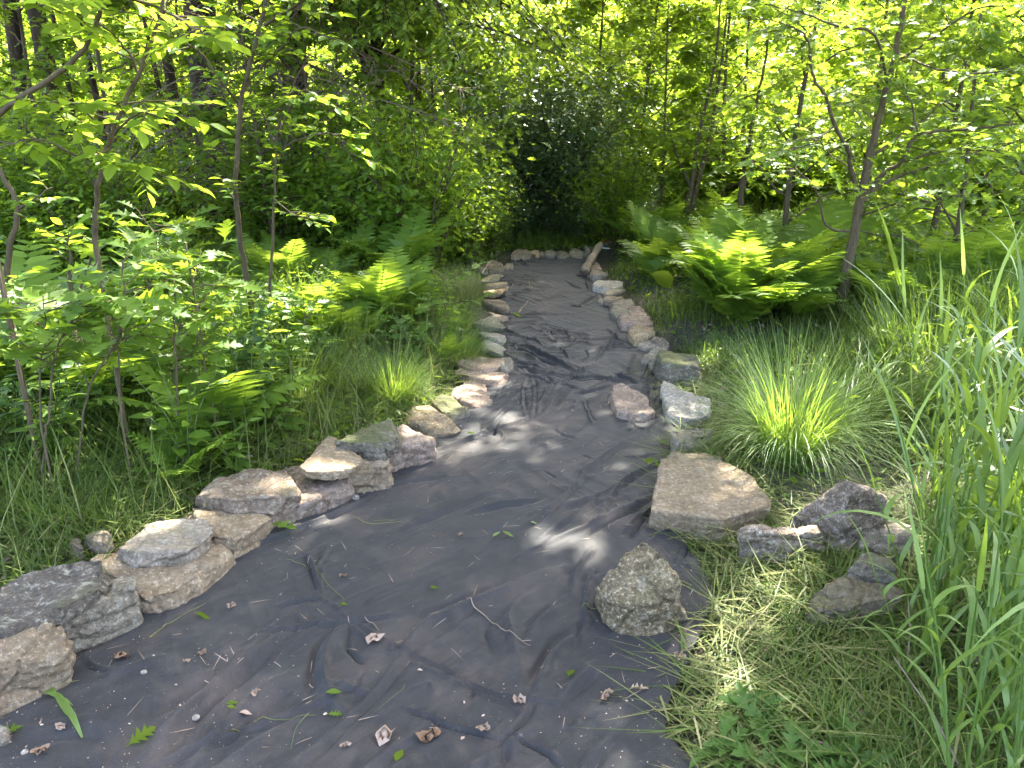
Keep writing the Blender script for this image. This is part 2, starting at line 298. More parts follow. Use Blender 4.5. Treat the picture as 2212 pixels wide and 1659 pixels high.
# ------------------------------------------------------------ landscape fabric
# fold lines: (points, height, width, zoom)
FOLDS = [
 ([(140,430),(280,550),(440,670),(600,780),(820,890),(1000,975),(1200,1075),(1400,1175),(1600,1235),(1800,1245),(1950,1310),(2140,1400)], .009, .010, ZF),
 ([(820,950),(1000,1030),(1200,1130),(1400,1220),(1560,1290),(1610,1350)], .007, .008, ZF),
 ([(800,1300),(1000,1365),(1130,1425),(1300,1465),(1480,1525)], -.016, .006, ZF),
 ([(790,1285),(1000,1345),(1140,1400),(1310,1440),(1490,1500)], .009, .010, ZF),
 ([(1530,1480),(1700,1560),(1860,1680)], -.014, .007, ZF), ([(1550,1465),(1720,1545),(1890,1670)], .009, .010, ZF),
 ([(1700,1250),(1640,1375),(1540,1480),(1380,1600)], -.010, .012, ZF), ([(1670,1250),(1600,1380),(1480,1500)], .009, .016, ZF),
 ([(0,620),(130,588),(260,565)], -.014, .006, ZF), ([(0,600),(130,570),(260,550)], .009, .01, ZF),
 ([(190,260),(220,340),(280,520)], .014, .012, ZF), ([(150,240),(200,350),(250,500)], -.010, .010, ZF),
 ([(330,200),(280,300),(235,370)], .010, .010, ZF), ([(290,350),(280,480),(300,560)], .008, .008, ZF),
 ([(0,760),(140,660),(230,600)], .012, .014, ZF), ([(20,860),(150,720),(250,610)], -.008, .012, ZF),
 ([(420,740),(330,870),(300,1050),(340,1220),(480,1360)], .018, .028, ZF), ([(380,740),(250,880),(210,1060),(230,1200)], -.014, .025, ZF),
 ([(470,740),(450,880),(500,950),(580,1000)], -.016, .014, ZF), ([(480,730),(560,820),(640,850)], .010, .012, ZF),
 ([(360,1130),(480,1170),(640,1200)], .012, .02, ZF), ([(620,1000),(540,1080),(500,1180)], -.008, .02, ZF),
 ([(800,930),(700,910),(620,905)], .009, .008, ZF), ([(800,930),(740,860)], .009, .008, ZF), ([(810,920),(850,860)], .008, .008, ZF),
 ([(850,870),(960,750),(1150,660),(1350,560),(1600,450),(1900,340)], .016, .035, ZF),
 ([(830,860),(900,740),(1000,640),(1100,600),(1300,520),(1600,400),(1900,260)], -.012, .03, ZF),
 ([(900,890),(1060,800),(1200,700),(1300,640)], -.009, .018, ZF), ([(960,910),(1150,790),(1330,690)], .008, .02, ZF),
 ([(1660,1210),(1700,1060),(1750,940),(1830,830),(1960,740)], -.018, .028, ZF), ([(1700,1210),(1760,1060),(1830,930),(1920,840),(2000,800)], .016, .028, ZF),
 ([(1600,1100),(1590,950),(1550,800),(1540,640),(1700,520),(1900,420)], .013, .035, ZF),
 ([(1480,1000),(1400,860),(1380,740),(1470,650)], -.010, .03, ZF), ([(1610,800),(1680,690),(1820,570),(1900,480)], -.012, .022, ZF),
 ([(1650,820),(1740,700),(1860,600)], .010, .018, ZF), ([(2090,360),(2060,500),(2040,640),(2060,740)], .018, .022, ZF), ([(2050,640),(2000,760),(1960,900)], -.012, .02, ZF),
 ([(1850,1250),(1980,1110),(2140,960)], .014, .03, ZF), ([(1880,1280),(2050,1130),(2140,1060)], -.010, .02, ZF),
 ([(1570,1520),(1560,1640)], .014, .03, ZF), ([(1500,1530),(1490,1650)], -.012, .03, ZF), ([(1900,1400),(1960,1430),(2000,1370)], .012, .012, ZF),
 ([(1220,1260),(1290,1180),(1250,1130)], -.009, .02, ZF), ([(1060,1230),(1000,1130),(900,1190)], .007, .018, ZF),
 ([(2212,330),(1900,560),(1650,780),(1400,1010),(1180,1250)], .020, .035, ZL), ([(2212,420),(1950,640),(1700,840),(1480,1060),(1300,1300)], -.014, .03, ZL),
 ([(2300,640),(2050,800),(1800,1010),(1600,1250),(1500,1400)], .016, .03, ZL), ([(2300,760),(2080,900),(1880,1080),(1720,1300)], -.012, .025, ZL),
 ([(1500,500),(1200,560),(900,640),(820,690)], .010, .05, ZL), ([(1700,700),(1400,860),(1100,1000)], -.012, .05, ZL),
 ([(640,480),(760,560),(880,600)], .008, .015, ZL), ([(650,520),(760,590),(890,615)], -.008, .010, ZL), ([(900,620),(840,650),(820,690)], -.010, .012, ZL),
 ([(200,1150),(500,1040),(900,1010)], .010, .05, ZL), ([(0,1300),(300,1180),(700,1130),(900,1180)], -.008, .05, ZL),
 ([(660,960),(450,1060),(200,1180),(0,1260),(-300,1420)], .016, .028, Z4), ([(660,985),(500,1080),(300,1180),(100,1290)], -.016, .024, Z4),
 ([(645,1060),(560,1150),(490,1260)], -.018, .018, Z4), ([(650,1040),(530,1130),(430,1220)], .014, .018, Z4),
 ([(860,1240),(850,1340),(800,1420)], .015, .014, Z4), ([(890,1260),(870,1350),(830,1420)], -.010, .012, Z4),
 ([(640,920),(400,990),(150,1010),(-200,1100)], .007, .04, Z4), ([(80,1660),(110,1500),(180,1400),(240,1340)], .016, .022, Z4), ([(180,1600),(240,1480)], -.014, .018, Z4),
 ([(440,640),(600,680),(850,710),(930,735),(1080,712),(1270,740),(1440,750)], -.020, .010, Z9), ([(430,620),(600,660),(850,690),(930,712),(1080,692),(1270,718),(1450,735)], .014, .016, Z9),
 ([(250,375),(400,430),(560,500),(740,570),(900,640)], .022, .028, Z9), ([(260,410),(400,470),(560,545),(700,590)], -.018, .022, Z9), ([(270,300),(420,340),(520,360),(600,420)], .012, .02, Z9),
 ([(290,560),(440,600),(620,650)], .014, .02, Z9), ([(290,590),(430,640),(600,700),(760,770),(920,800)], -.012, .018, Z9), ([(300,640),(470,700),(700,760),(900,780)], .010, .02, Z9),
 ([(740,250),(810,310),(850,380)], .014, .016, Z9), ([(770,260),(830,330),(860,390)], -.012, .012, Z9), ([(740,420),(790,480),(820,520)], .012, .016, Z9), ([(560,250),(640,270),(660,320)], -.012, .016, Z9),
 ([(940,560),(990,500),(960,440)], -.010, .016, Z9), ([(1180,250),(1280,350),(1400,390)], .012, .022, Z9), ([(1050,380),(1250,370),(1350,430)], .009, .02, Z9),
 ([(1350,432),(1450,418)], -.014, .010, Z9), ([(1240,670),(1340,710),(1460,755)], -.018, .012, Z9), ([(1230,650),(1340,690),(1470,740)], .013, .014, Z9),
 ([(1490,740),(1520,640),(1570,560)], .018, .012, Z9), ([(1500,745),(1570,680),(1640,660)], .016, .010, Z9), ([(1500,750),(1590,720),(1690,740)], .014, .010, Z9), ([(1520,745),(1560,640),(1600,590)], -.016, .010, Z9), ([(1510,760),(1620,760),(1700,790)], -.014, .012, Z9),
 ([(1380,660),(1400,560),(1430,480)], .014, .02, Z9), ([(1490,790),(1540,780),(1560,810),(1500,830)], .016, .012, Z9), ([(870,850),(1050,820),(1200,770)], -.012, .010, Z9), ([(870,835),(1050,805),(1200,755)], .010, .014, Z9), ([(970,900),(1120,860)], -.012, .010, Z9),
 ([(890,900),(870,960),(830,1000)], .008, .014, Z9), ([(0,1120),(20,1200)], -.012, .012, Z9), ([(160,1130),(130,1240)], -.016, .012, Z9), ([(140,1160),(220,1260),(170,1330)], .014, .014, Z9),
 ([(1600,1180),(1500,1190),(1400,1120),(1300,1140)], .010, .02, Z9), ([(1690,1060),(1600,1150),(1560,1240)], .012, .016, Z9), ([(1440,1150),(1350,1190)], -.01, .015, Z9),
 ([(700,1180),(760,1230),(880,1280)], -.007, .02, Z9), ([(940,1420),(1040,1470)], -.012, .008, Z9), ([(600,1580),(700,1640)], -.010, .008, Z9), ([(1300,1430),(1500,1440),(1660,1400)], .010, .016, Z9),
 ([(1900,1150),(2040,1090),(2190,990)], .020, .016, Z8), ([(1960,1170),(2080,1110),(2200,1030)], -.018, .014, Z8), ([(1880,690),(2010,740),(2000,820),(2060,930)], .020, .010, Z8), ([(1840,680),(1920,730),(2000,760)], -.018, .010, Z8),
 ([(960,1270),(1020,1180),(1110,1100)], -.014, .014, Z8), ([(820,1380),(1000,1300),(1400,1290),(1900,1265)], .009, .02, Z8), ([(1750,1150),(1850,1170),(1950,1170)], .014, .018, Z8), ([(1110,590),(1300,640),(1600,660)], .008, .02, Z8),
 ([(880,450),(960,500),(1120,560)], -.016, .014, Z8), ([(900,400),(1000,480),(1120,540)], .014, .014, Z8), ([(800,900),(860,860),(820,800)], .01, .015, Z8), ([(1690,780),(1800,860),(1950,900)], .012, .018, Z8),
 ([(700,1540),(850,1590),(1000,1659)], .014, .016, Z8), ([(1150,1030),(1300,1080),(1600,1010),(1800,1050)], .010, .02, Z8), ([(1450,1500),(1650,1600),(1850,1640)], .014, .02, Z8), ([(1200,1500),(1400,1470),(1700,1530)], -.010, .02, Z8),
]
FL = []
for pts, h, wd, z in FOLDS:
    w_ = smoothline([P(*z(*q))[:2] for q in pts], 5) if len(pts) > 2 else np.array([P(*z(*q))[:2] for q in pts]); FL.append((w_, h, wd))
rf = np.random.default_rng(31)
for k_ in range(46):
    y0 = 1.25 + 5.2 * rf.uniform() ** 1.1; x0 = float(xL(y0)) + rf.uniform(.05, .95) * float(xR(y0) - xL(y0)); L_ = rf.uniform(.3, .95); a = R(47) + rf.normal(0, .22) + (.45 if y0 > 4 else 0); cv = rf.normal(0, .18)
    ts = np.linspace(-.5, .5, 7) * L_; q = np.stack([x0 + ts * math.cos(a) - cv * ts ** 2 * math.sin(a), y0 + ts * math.sin(a) + cv * ts ** 2 * math.cos(a)], -1); wd_ = rf.uniform(.009, .020)
    FL.append((q, wd_ * .62, wd_)); FL.append((q + np.array([math.sin(a), -math.cos(a)]) * wd_ * 1.5, -wd_ * .4, wd_))
def FZ(x, y):
    x = np.asarray(x, float); y = np.asarray(y, float); sh = x.shape; x = x.ravel(); y = y.ravel()
    q = np.stack([x, y], -1); H = np.zeros(len(x))
    for w_, h, wd in FL:
        lo = w_.min(0) - wd * 4; hi = w_.max(0) + wd * 4
        k = np.where((x > lo[0]) & (x < hi[0]) & (y > lo[1]) & (y < hi[1]))[0]
        if not len(k): continue
        wd = wd * .62; qq = q[k]; best = np.full(len(k), 9.); bt = np.zeros(len(k)); L = len(w_) - 1
        for i in range(L):
            a, b = w_[i], w_[i + 1]; d = b - a; t = np.clip(((qq - a) @ d) / max(d @ d, 1e-9), 0, 1)
            ds = np.linalg.norm(qq - a - t[:, None] * d, axis=1); u = ds < best; best[u] = ds[u]; bt[u] = (i + t[u]) / L
        wv = wd * (1 + .35 * np.sin(bt * 9)); e = np.sin(np.clip(bt, 0.03, .97) * math.pi) ** .6
        H[k] += h * np.exp(-(best / wv) ** 2 * 1.4) * e
    p = np.stack([x, y, np.zeros_like(x)], -1)
    wp = p + .13 * np.stack([fbm(p * 2.1, 2, 21), fbm(p * 2.1, 2, 31), 0 * x], -1)
    # long soft folds running towards the far left, and cross wrinkles further up the path
    wp = p + .035 * np.stack([fbm(p * 2.6, 2, 21), fbm(p * 2.6, 2, 31), 0 * x], -1)
    r = wp[:, 0] * .7 + wp[:, 1] * .72; s = -wp[:, 0] * .72 + wp[:, 1] * .7
    pp = np.stack([r * .55, s * 8, 0 * x], -1)
    rid = (1 - np.abs(vnoise(pp, 41))) ** 3
    r2 = wp[:, 0] * .5 - wp[:, 1] * .86; s2 = wp[:, 0] * .86 + wp[:, 1] * .5
    rid2 = (1 - np.abs(vnoise(np.stack([r2 * .8, s2 * 9, 0 * x + 3], -1), 43))) ** 4
    rid3 = (1 - np.abs(vnoise(np.stack([wp[:, 0] * 4.5 + wp[:, 1] * 2., wp[:, 1] * 10, 0 * x + 7], -1), 47))) ** 4
    far = ss(3.8, 5.5, y)
    H = H * 1.45
    H += .019 * rid * (1 - .6 * far) * (.4 + .6 * ss(-.3, .5, vnoise(p * 1.7, 51)))
    H += .010 * rid2 * ss(-.2, .6, vnoise(p * 1.3, 53)) * (.2 + .8 * far)
    H += .018 * rid3 * far * ss(-.4, .5, vnoise(p * 1.5, 55))
    fr = (1 - np.abs(vnoise(np.stack([r * 1.0, s * 22, 0 * x + 11], -1), 73))) ** 3; fr2 = (1 - np.abs(vnoise(np.stack([r2 * 1.2, s2 * 22, 0 * x + 13], -1), 75))) ** 3
    H += .0042 * fr * ss(-.5, .4, vnoise(p * 1.9, 77)) + .0042 * fr2 * ss(-.3, .5, vnoise(p * 2.1, 79))
    H += .006 * fbm(p * 2.2, 2, 61) + .0016 * fbm(p * 17, 2, 63) + .0022 * (1 - np.abs(fbm(p * 8, 2, 67))) ** 2
    H = H * (1 + .25 * far)
    return (H + .012).reshape(sh)
ys = [0.35]
while ys[-1] < YEND: ys.append(min(YEND, ys[-1] + max(.0065, .0021 * ys[-1])))
ys = np.array(ys); us = np.linspace(0, 1, 330)
XX = xL(ys)[:, None] + (xR(ys) - xL(ys))[:, None] * us[None]; YY = np.repeat(ys[:, None], len(us), 1)
edgen = .02 * fbm(np.stack([0 * ys, ys * 4, 0 * ys], -1), 3, 71)
XX = XX + edgen[:, None] * (2 * np.abs(us[None] - .5)) ** 4
ZZ = FZ(XX, YY)
de = np.minimum(XX - XX[:, :1], XX[:, -1:] - XX); ZZ = ZZ - .012 * (1 - ss(0, .05, de))
m, nt_, out = newmat('black_landscape_fabric'); N = NT(nt_)
tc = N("TexCoord").outputs["Object"]
n1 = N("TexNoise", {"Vector": tc, "Scale": 1.9, "Detail": 9.0, "Roughness": 0.68, "Distortion": 0.3}).outputs["Fac"]
n2 = N("TexNoise", {"Vector": tc, "Scale": 160.0, "Detail": 3.0, "Roughness": 0.8}).outputs["Fac"]
n3 = N("TexNoise", {"Vector": tc, "Scale": 9.0, "Detail": 8.0, "Roughness": 0.75}).outputs["Fac"]
n5 = N("TexNoise", {"Vector": tc, "Scale": 60.0, "Detail": 4.0, "Roughness": 0.8}).outputs["Fac"]
c = N.mix(N.ramp(n3, [(0.35, 0.0), (0.7, 1.0)]), (0.0140, 0.0142, 0.0136), (0.0245, 0.0245, 0.0234))
c = N.mix(N.math('MULTIPLY', N.ramp(n1, [(0.50, 0.0), (0.70, 1.0)]), 0.8), c, (0.072, 0.056, 0.043))
c = N.mix(N.math('MULTIPLY', N.ramp(n2, [(0.58, 0.0), (0.72, 1.0)]), 0.35), c, (0.11, 0.10, 0.085))
c = N.mix(N.math('MULTIPLY', N.ramp(n5, [(0.655, 0.0), (0.70, 1.0)]), N.ramp(n3, [(0.45, 0.0), (0.6, 0.9)])), c, (0.17, 0.145, 0.11))
c = N.mix(N.math('MULTIPLY', N.ramp(n2, [(0.30, 1.0), (0.45, 0.0)]), 0.4), c, (0.015, 0.015, 0.016))
bp = N("Bump", {"Height": N.math('ADD', n2, N.math('MULTIPLY', n3, 2.0)), "Strength": 0.35, "Distance": 0.004}).outputs[0]
bs = N("BsdfPrincipled", {"Base Color": c, "Roughness": 0.68, "Normal": bp, "Specular IOR Level": 0.22, "Sheen Weight": 0.05, "Sheen Roughness": 0.5}).outputs[0]
nt_.links.new(bs, out.inputs[0]); M['fabric'] = m
fb = MB(); fb.add(np.stack([XX, YY, ZZ], -1).reshape(-1, 3), grid_faces(len(ys), len(us)))
link('landscape_fabric', fb.mesh('landscape_fabric', m, True), label='wrinkled black landscape fabric laid along the path between two rows of stones', cat='landscape fabric')
# ------------------------------------------------------------ stones
def hpair(zf, top, bot, zb=0.0):
    b = P(*zf(*bot), zb); return float(PY(*zf(*top), b[1])[2])
def stone(label, mat, zf, top, base, zt=None, zb=0.0, pair=None, name='stone', group=None, rough=1.0, extra=(), chips=5, shrink=.9, seed=None, cat='stone'):
    if pair is not None: zt = hpair(zf, pair[0], pair[1], zb)
    zt = zt * .6 if group == GE else zt
    sd = len(label) * 7 + int(abs(top[0][0]) * 3 + abs(top[0][1])) if seed is None else seed
    r = random.Random(sd)
    T = [P(*zf(q[0], q[1]), q[2] if len(q) > 2 else zt) for q in top]
    B = [P(*zf(q[0], q[1]), q[2] if len(q) > 2 else zb) for q in base]
    E = [P(*zf(q[0], q[1]), q[2]) for q in extra]
    c = np.mean(T, 0)
    D = [np.array([c[0] + (t[0] - c[0]) * shrink, c[1] + (t[1] - c[1]) * shrink, zb - .02]) for t in T]
    B2 = [b - np.array([0, 0, .015]) for b in B]
    pts = np.array(T + B + B2 + D + E); org = np.array([pts[:, 0].mean(), pts[:, 1].mean(), zb]); pts = pts - org
    dist = float(np.linalg.norm(org - np.array([0, 0, CAMZ]))); gsc = 1.04 + .12 * float(ss(3.0, 4.5, dist)); gsc = 1.05 if group == GE else 1.14 if group == GP else gsc; pts = pts * np.array([gsc, gsc, 1 + (2.0 if group == GP else .6) * (gsc - 1)])
    size = float(np.linalg.norm(np.ptp(pts, 0)[:2])); thick = float(np.ptp(pts[:, 2]))
    bm = bmesh.new()
    for q in pts: bm.verts.new(q)
    res = bmesh.ops.convex_hull(bm, input=bm.verts)
    bmesh.ops.delete(bm, geom=[v for v in bm.verts if not v.link_faces], context='VERTS')
    # knock a few chips off edges
    sz = min(size, .5)
    for k in range(chips):
        vs = [v for v in bm.verts if v.co.z > pts[:, 2].min() + .4 * thick]
        if not vs: break
        v = r.choice(vs); cen = Vector(pts.mean(0)); n = (v.co - cen); n.z *= 1.4; n.normalize()
        n = (n + Vector((r.uniform(-.35, .35), r.uniform(-.35, .35), r.uniform(-.2, .4)))).normalized()
        co = v.co - n * sz * r.uniform(.012, .035)
        g_ = bmesh.ops.bisect_plane(bm, geom=bm.verts[:] + bm.edges[:] + bm.faces[:], plane_co=co, plane_no=n, clear_outer=True)
        ed = [e for e in g_['geom_cut'] if isinstance(e, bmesh.types.BMEdge)]
        if ed: bmesh.ops.edgeloop_fill(bm, edges=ed)
    me0 = bpy.data.meshes.new('tmp'); bm.to_mesh(me0); bm.free()
    o0 = bpy.data.objects.new('tmp', me0); COL.objects.link(o0)
    vx = max(.0055, .0022 * dist); vx = max(vx, thick / 60)
    md = o0.modifiers.new('r', 'REMESH'); md.mode = 'VOXEL'; md.voxel_size = vx
    sm = o0.modifiers.new('s', 'SMOOTH'); sm.factor = .5; sm.iterations = 1; sm.factor = .35
    dg = bpy.context.evaluated_depsgraph_get(); me = bpy.data.meshes.new_from_object(o0.evaluated_get(dg), depsgraph=dg)
    bpy.data.objects.remove(o0); bpy.data.meshes.remove(me0)
    n = len(me.vertices); co = np.zeros(n * 3, np.float32); me.vertices.foreach_get('co', co); co = co.reshape(-1, 3).astype(float)
    no = np.zeros(n * 3, np.float32); me.vertex_normals.foreach_get('vector', no); no = no.reshape(-1, 3).astype(float)
    q = co + org + sd * .37; s_ = min(1.0, size / .45)
    side = 1 - np.abs(no[:, 2:3])
    ql = q @ np.array([[1, .1, .12], [-.1, 1, .1], [-.12, -.1, 1]])
    d = .015 * fbm(q * 5.5, 3, 1) * s_ + .007 * fbm(q * 22, 3, 11)
    d = d - .012 * np.clip(1 - np.abs(fbm(q * 9, 2, 17)) * 7, 0, 1)        # cracks
    strata = vnoise(ql * np.array([3, 3, 60]), 23) * .6 + vnoise(ql * np.array([5, 5, 130]), 29) * .4
    d = d + side[:, 0] * .010 * strata
    step = np.floor(4 * (vnoise(q * 6, 33) + .5 * vnoise(q * 11, 35))) / 4      # chipped steps
    d = d + .013 * step
    d = d * rough * min(1, max(.45, thick / .1))
    co = co + no * d[:, None]
    me.vertices.foreach_set('co', co.astype(np.float32).ravel())
    me.materials.clear(); me.materials.append(M[mat]); me.polygons.foreach_set('use_smooth', np.ones(len(me.polygons), bool)); me.update(); me.name = name
    o = link(name, me, label=label, cat=cat, group=group); o.location = org
    return o, zt
GL = 'border stones along the left side of the fabric'; GR = 'border stones along the right side of the fabric'; GE = 'stones in the row across the far end'; GP = 'loose rocks on the right of the path'
# --- left row, near to far
stone('pale banded stone leaning at the lower left edge under the lichen slab', 'tan', Z1, [(-200,1080),(0,990),(200,950),(312,945),(332,990),(200,1010),(-100,1130)], [(338,1155),(270,1235),(200,1285),(60,1400),(0,1437),(-180,1540)], zt=.19, group=GL, chips=3, extra=[(330,1100,.10),(160,1120,.16)])
stone('grey-green speckled stone wedged under the right end of the lichen slab', 'green', Z1, [(200,930),(440,790),(640,690),(702,700),(700,745),(600,790),(440,860),(330,930)], [(340,1098),(430,1096),(540,1070),(600,1040),(650,965),(690,868)], zt=.17, group=GL, chips=3)
stone('large dark slab spotted with white lichen lying on two stones at left', 'lichen', Z1, [(-220,870),(0,775),(120,700),(300,650),(440,618),(600,622),(712,648),(560,740),(350,850),(150,930),(-20,980),(-220,1010)], [(640,720),(440,850),(330,930),(200,990),(30,1052),(-160,1070)], zb=.18, pair=((330,865),(330,930)), group=GL, chips=4)
oD, zD = stone('long flat tan slab carrying the rounded grey stone', 'tan', Z1, [(480,615),(600,560),(800,480),(1000,370),(1100,500),(1175,575),(1110,640),(970,715),(900,775),(760,805),(705,780),(700,690)], [(735,875),(745,897),(830,908),(920,880),(1060,800),(1215,668),(1205,615)], pair=((900,775),(900,885)), group=GL, chips=3, rough=.8)
oE, zE = stone('flat tan slab under the brown triangular slab', 'tan', Z1, [(1000,350),(1150,340),(1395,370),(1405,400),(1290,465),(1175,552),(1110,520),(1060,440)], [(1215,625),(1300,580),(1417,470)], pair=((1290,465),(1290,585)), group=GL, chips=3, rough=.8)
stone('rounded pinkish-grey stone resting on the long tan slab', 'gray', Z1, [(610,550),(740,480),(830,395),(960,370),(1050,400),(1100,455),(1095,490),(1030,545),(960,575),(850,565),(700,580)], [(612,600),(645,640),(710,660),(800,645),(920,622),(1010,602),(1092,525)], zb=zD, pair=((850,570),(850,640)), group=GL, chips=6)
stone('brown triangular slab laid on top of the wall at left', 'brown', Z1, [(1032,285),(1150,205),(1375,95),(1470,160),(1545,258),(1420,315),(1240,310),(1100,295)], [(1035,320),(1062,345),(1240,378),(1400,365),(1490,320),(1540,272)], zb=zE, pair=((1240,310),(1240,375)), group=GL, chips=3)
stone('broad pinkish boulder between the brown slab and the pale wedge', 'pink', Z2, [(-200,1010),(0,930),(90,880),(210,840),(400,950),(560,968),(580,1030),(420,1080),(250,1170),(50,1210),(-120,1250)], [(575,1095),(520,1180),(440,1240),(300,1310),(150,1372),(0,1410),(-100,1420)], pair=((300,1150),(300,1310)), group=GL, chips=6)
stone('round sandstone block with hollow face beneath the pale wedge', 'tan', Z2, [(560,930),(640,850),(760,795),(870,798),(905,838),(900,880),(780,900),(690,905)], [(585,1060),(640,1102),(730,1112),(810,1080),(890,975)], pair=((730,890),(730,1108)), group=GL, chips=3, rough=1.2)
stone('faceted pink rock with vertical cracks near the bend', 'pink', Z2, [(900,690),(990,550),(1180,560),(1250,620),(1255,665),(1080,690),(880,745)], [(900,925),(940,942),(1040,905),(1110,830),(1240,705)], pair=((1040,700),(1040,900)), group=GL, chips=5, rough=1.3)
stone('pale tan wedge-shaped stone perched on the left wall', 'tan', Z2, [(180,880),(300,750),(400,640),(445,650),(600,750),(670,815),(640,870),(560,895),(350,935),(230,915)], [(182,920),(300,977),(420,970),(560,942),(668,850)], zb=.17, pair=((400,925),(400,970)), group=GL, chips=3, rough=.8)
stone('moss-covered slab lying across two stones behind the pale wedge', 'mossy', Z2, [(470,670),(700,545),(860,500),(965,503),(990,560),(985,610),(880,680),(760,665),(600,685)], [(560,735),(680,800),(750,832),(765,790),(880,755),(990,640)], zb=.15, pair=((750,690),(750,830)), group=GL, chips=5)
stone('angular tan slab tilted toward the fabric, longest in the bend', 'tan', Z2, [(935,365),(1050,310),(1180,355),(1475,570),(1440,590),(1310,600),(1110,500),(990,430)], [(960,480),(1100,560),(1190,575),(1262,660),(1340,645),(1480,590)], zb=.0, pair=((1310,600),(1310,655)), group=GL, chips=3)
stone('small mossy yellow stone beside the tilted angular slab', 'mossy', Z2, [(1268,345),(1350,288),(1440,300),(1540,390),(1548,430),(1440,465),(1340,420)], [(1290,400),(1425,530),(1460,532),(1552,480)], pair=((1430,460),(1430,530)), group=GL)
stone('pinkish-brown boulder next to the small mossy yellow stone', 'pink', Z2, [(1440,290),(1540,180),(1640,160),(1710,200),(1750,330),(1740,370),(1640,378),(1560,340)], [(1580,410),(1660,430),(1742,392)], pair=((1650,378),(1650,428)), group=GL, rough=1.3)
oP, zP = stone('long pale orange slab with squared front under the orange flat stone', 'orange', Z2, [(1475,100),(1520,50),(1680,75),(1850,100),(1862,120),(1770,170),(1650,150)], [(1490,150),(1700,210),(1790,240),(1850,208),(1866,150)], pair=((1770,170),(1775,236)), group=GL, chips=3)
stone('flat orange stone with pointed end stacked on the orange slab', 'orange', Z3, [(0,1090),(50,1030),(200,1035),(365,1052),(340,1105),(200,1135),(80,1120)], [(10,1112),(170,1158),(250,1150),(342,1130)], zb=zP, pair=((200,1135),(200,1158)), group=GL, chips=3)
stone('small square block at the fabric side of the orange slabs', 'gray', Z3, [(325,1110),(365,1060),(412,1060),(432,1095),(425,1125),(370,1150)], [(372,1215),(425,1200),(433,1155)], pair=((395,1130),(395,1210)), group=GL, chips=3)
stone('smooth whitish-grey stone above the orange stones', 'pale', Z3, [(190,925),(210,893),(300,920),(400,965),(416,995),(380,1015),(270,985)], [(200,985),(290,1020),(370,1050),(416,1032)], pair=((330,1005),(330,1038)), group=GL)
stone('cracked pale pinkish stone second above the orange stones', 'pale', Z3, [(145,830),(170,800),(320,808),(370,855),(386,890),(340,905),(220,870)], [(160,870),(260,920),(340,942),(386,918)], pair=((300,895),(300,930)), group=GL, rough=1.3)
stone('rounded dark grey stone beside leafy sprigs on the fabric', 'green', Z3, [(110,740),(150,700),(210,683),(290,700),(350,755),(372,795),(250,775),(140,765)], [(122,795),(150,812),(280,824),(372,822)], pair=((250,775),(250,820)), group=GL)
stone('low pink stone tucked between a brown rock and a dark grey one', 'pink', Z3, [(240,660),(300,645),(390,690),(402,718),(330,725)], [(300,745),(372,757),(403,745)], pair=((370,720),(370,755)), group=GL)
stone('brown rock with flat slanting top, mid left row', 'brown', Z3, [(205,570),(270,540),(360,580),(394,618),(390,640),(300,610),(220,590)], [(215,612),(300,652),(382,687),(396,662)], pair=((300,610),(300,650)), group=GL)
stone('layered tan stone with a dark gap under its right end', 'gold', Z3, [(195,490),(210,455),(300,440),(382,432),(386,462),(300,500),(230,515)], [(200,522),(260,546),(310,536),(386,480)], pair=((300,500),(300,536)), group=GL)
stone('thin flat yellowish stone on top of the layered tan stone', 'gold', Z3, [(200,440),(220,420),(340,418),(376,410),(384,422),(300,437)], [(202,452),(300,446),(384,432)], zb=.12, zt=.155, group=GL, chips=2)
stone('grey-green weathered stone below the crossed sticks', 'green', Z3, [(165,400),(230,362),(340,352),(372,370),(372,395),(260,408)], [(180,420),(260,425),(372,415)], pair=((300,400),(300,424)), group=GL)
stone('dark pinkish stone under a leafy sprig near the far end', 'brown', Z3, [(230,285),(250,252),(345,255),(365,290),(345,315),(250,318)], [(235,345),(300,355),(368,335)], pair=((300,317),(300,352)), group=GL)
stone('pale rounded stone nearest the far left corner of the fabric', 'gray', Z3, [(367,290),(380,250),(430,258),(442,290),(420,305)], [(372,320),(410,332),(442,310)], pair=((410,303),(410,330)), group=GL)
stone('grey stone half hidden in leaves at the far left', 'gray', Z3, [(158,310),(170,275),(225,270),(238,310),(200,325)], [(160,345),(200,355),(238,345)], pair=((200,325),(200,352)), group=GL)
# --- far end
stone('wide arched brown stone at the left of the far row', 'brown', Z3, [(415,190),(430,160),(500,138),(560,143),(588,175),(585,195),(500,190)], [(430,240),(480,215),(585,212)], zt=.17, group=GE)
stone('golden brown stone second in the far row', 'gold', Z3, [(580,175),(590,150),(650,150),(658,180),(630,190)], [(582,208),(655,212)], zt=.13, group=GE)
stone('narrow pinkish stone third in the far row', 'pink', Z3, [(655,180),(665,165),(690,166),(694,190)], [(657,210),(693,213)], zt=.11, group=GE, chips=2)
stone('squarish greyish stone fourth in the far row', 'gray', Z3, [(694,175),(710,152),(790,150),(802,180),(750,190)], [(694,213),(750,218),(802,212)], zt=.14, group=GE)
stone('dark domed stone fifth in the far row', 'brown', Z3, [(803,185),(820,155),(880,150),(906,190),(850,195)], [(805,208),(860,213),(908,206)], zt=.14, group=GE)
stone('pale blocky stone sixth in the far row', 'tan', Z3, [(908,165),(920,132),(1010,140),(1030,170),(970,180)], [(910,205),(960,213),(1030,205)], zt=.17, group=GE)
stone('narrow upright grey stone standing at the right of the far row', 'gray', Z3, [(1024,140),(1035,112),(1065,112),(1074,150)], [(1026,195),(1074,192)], zt=.24, group=GE, chips=2)
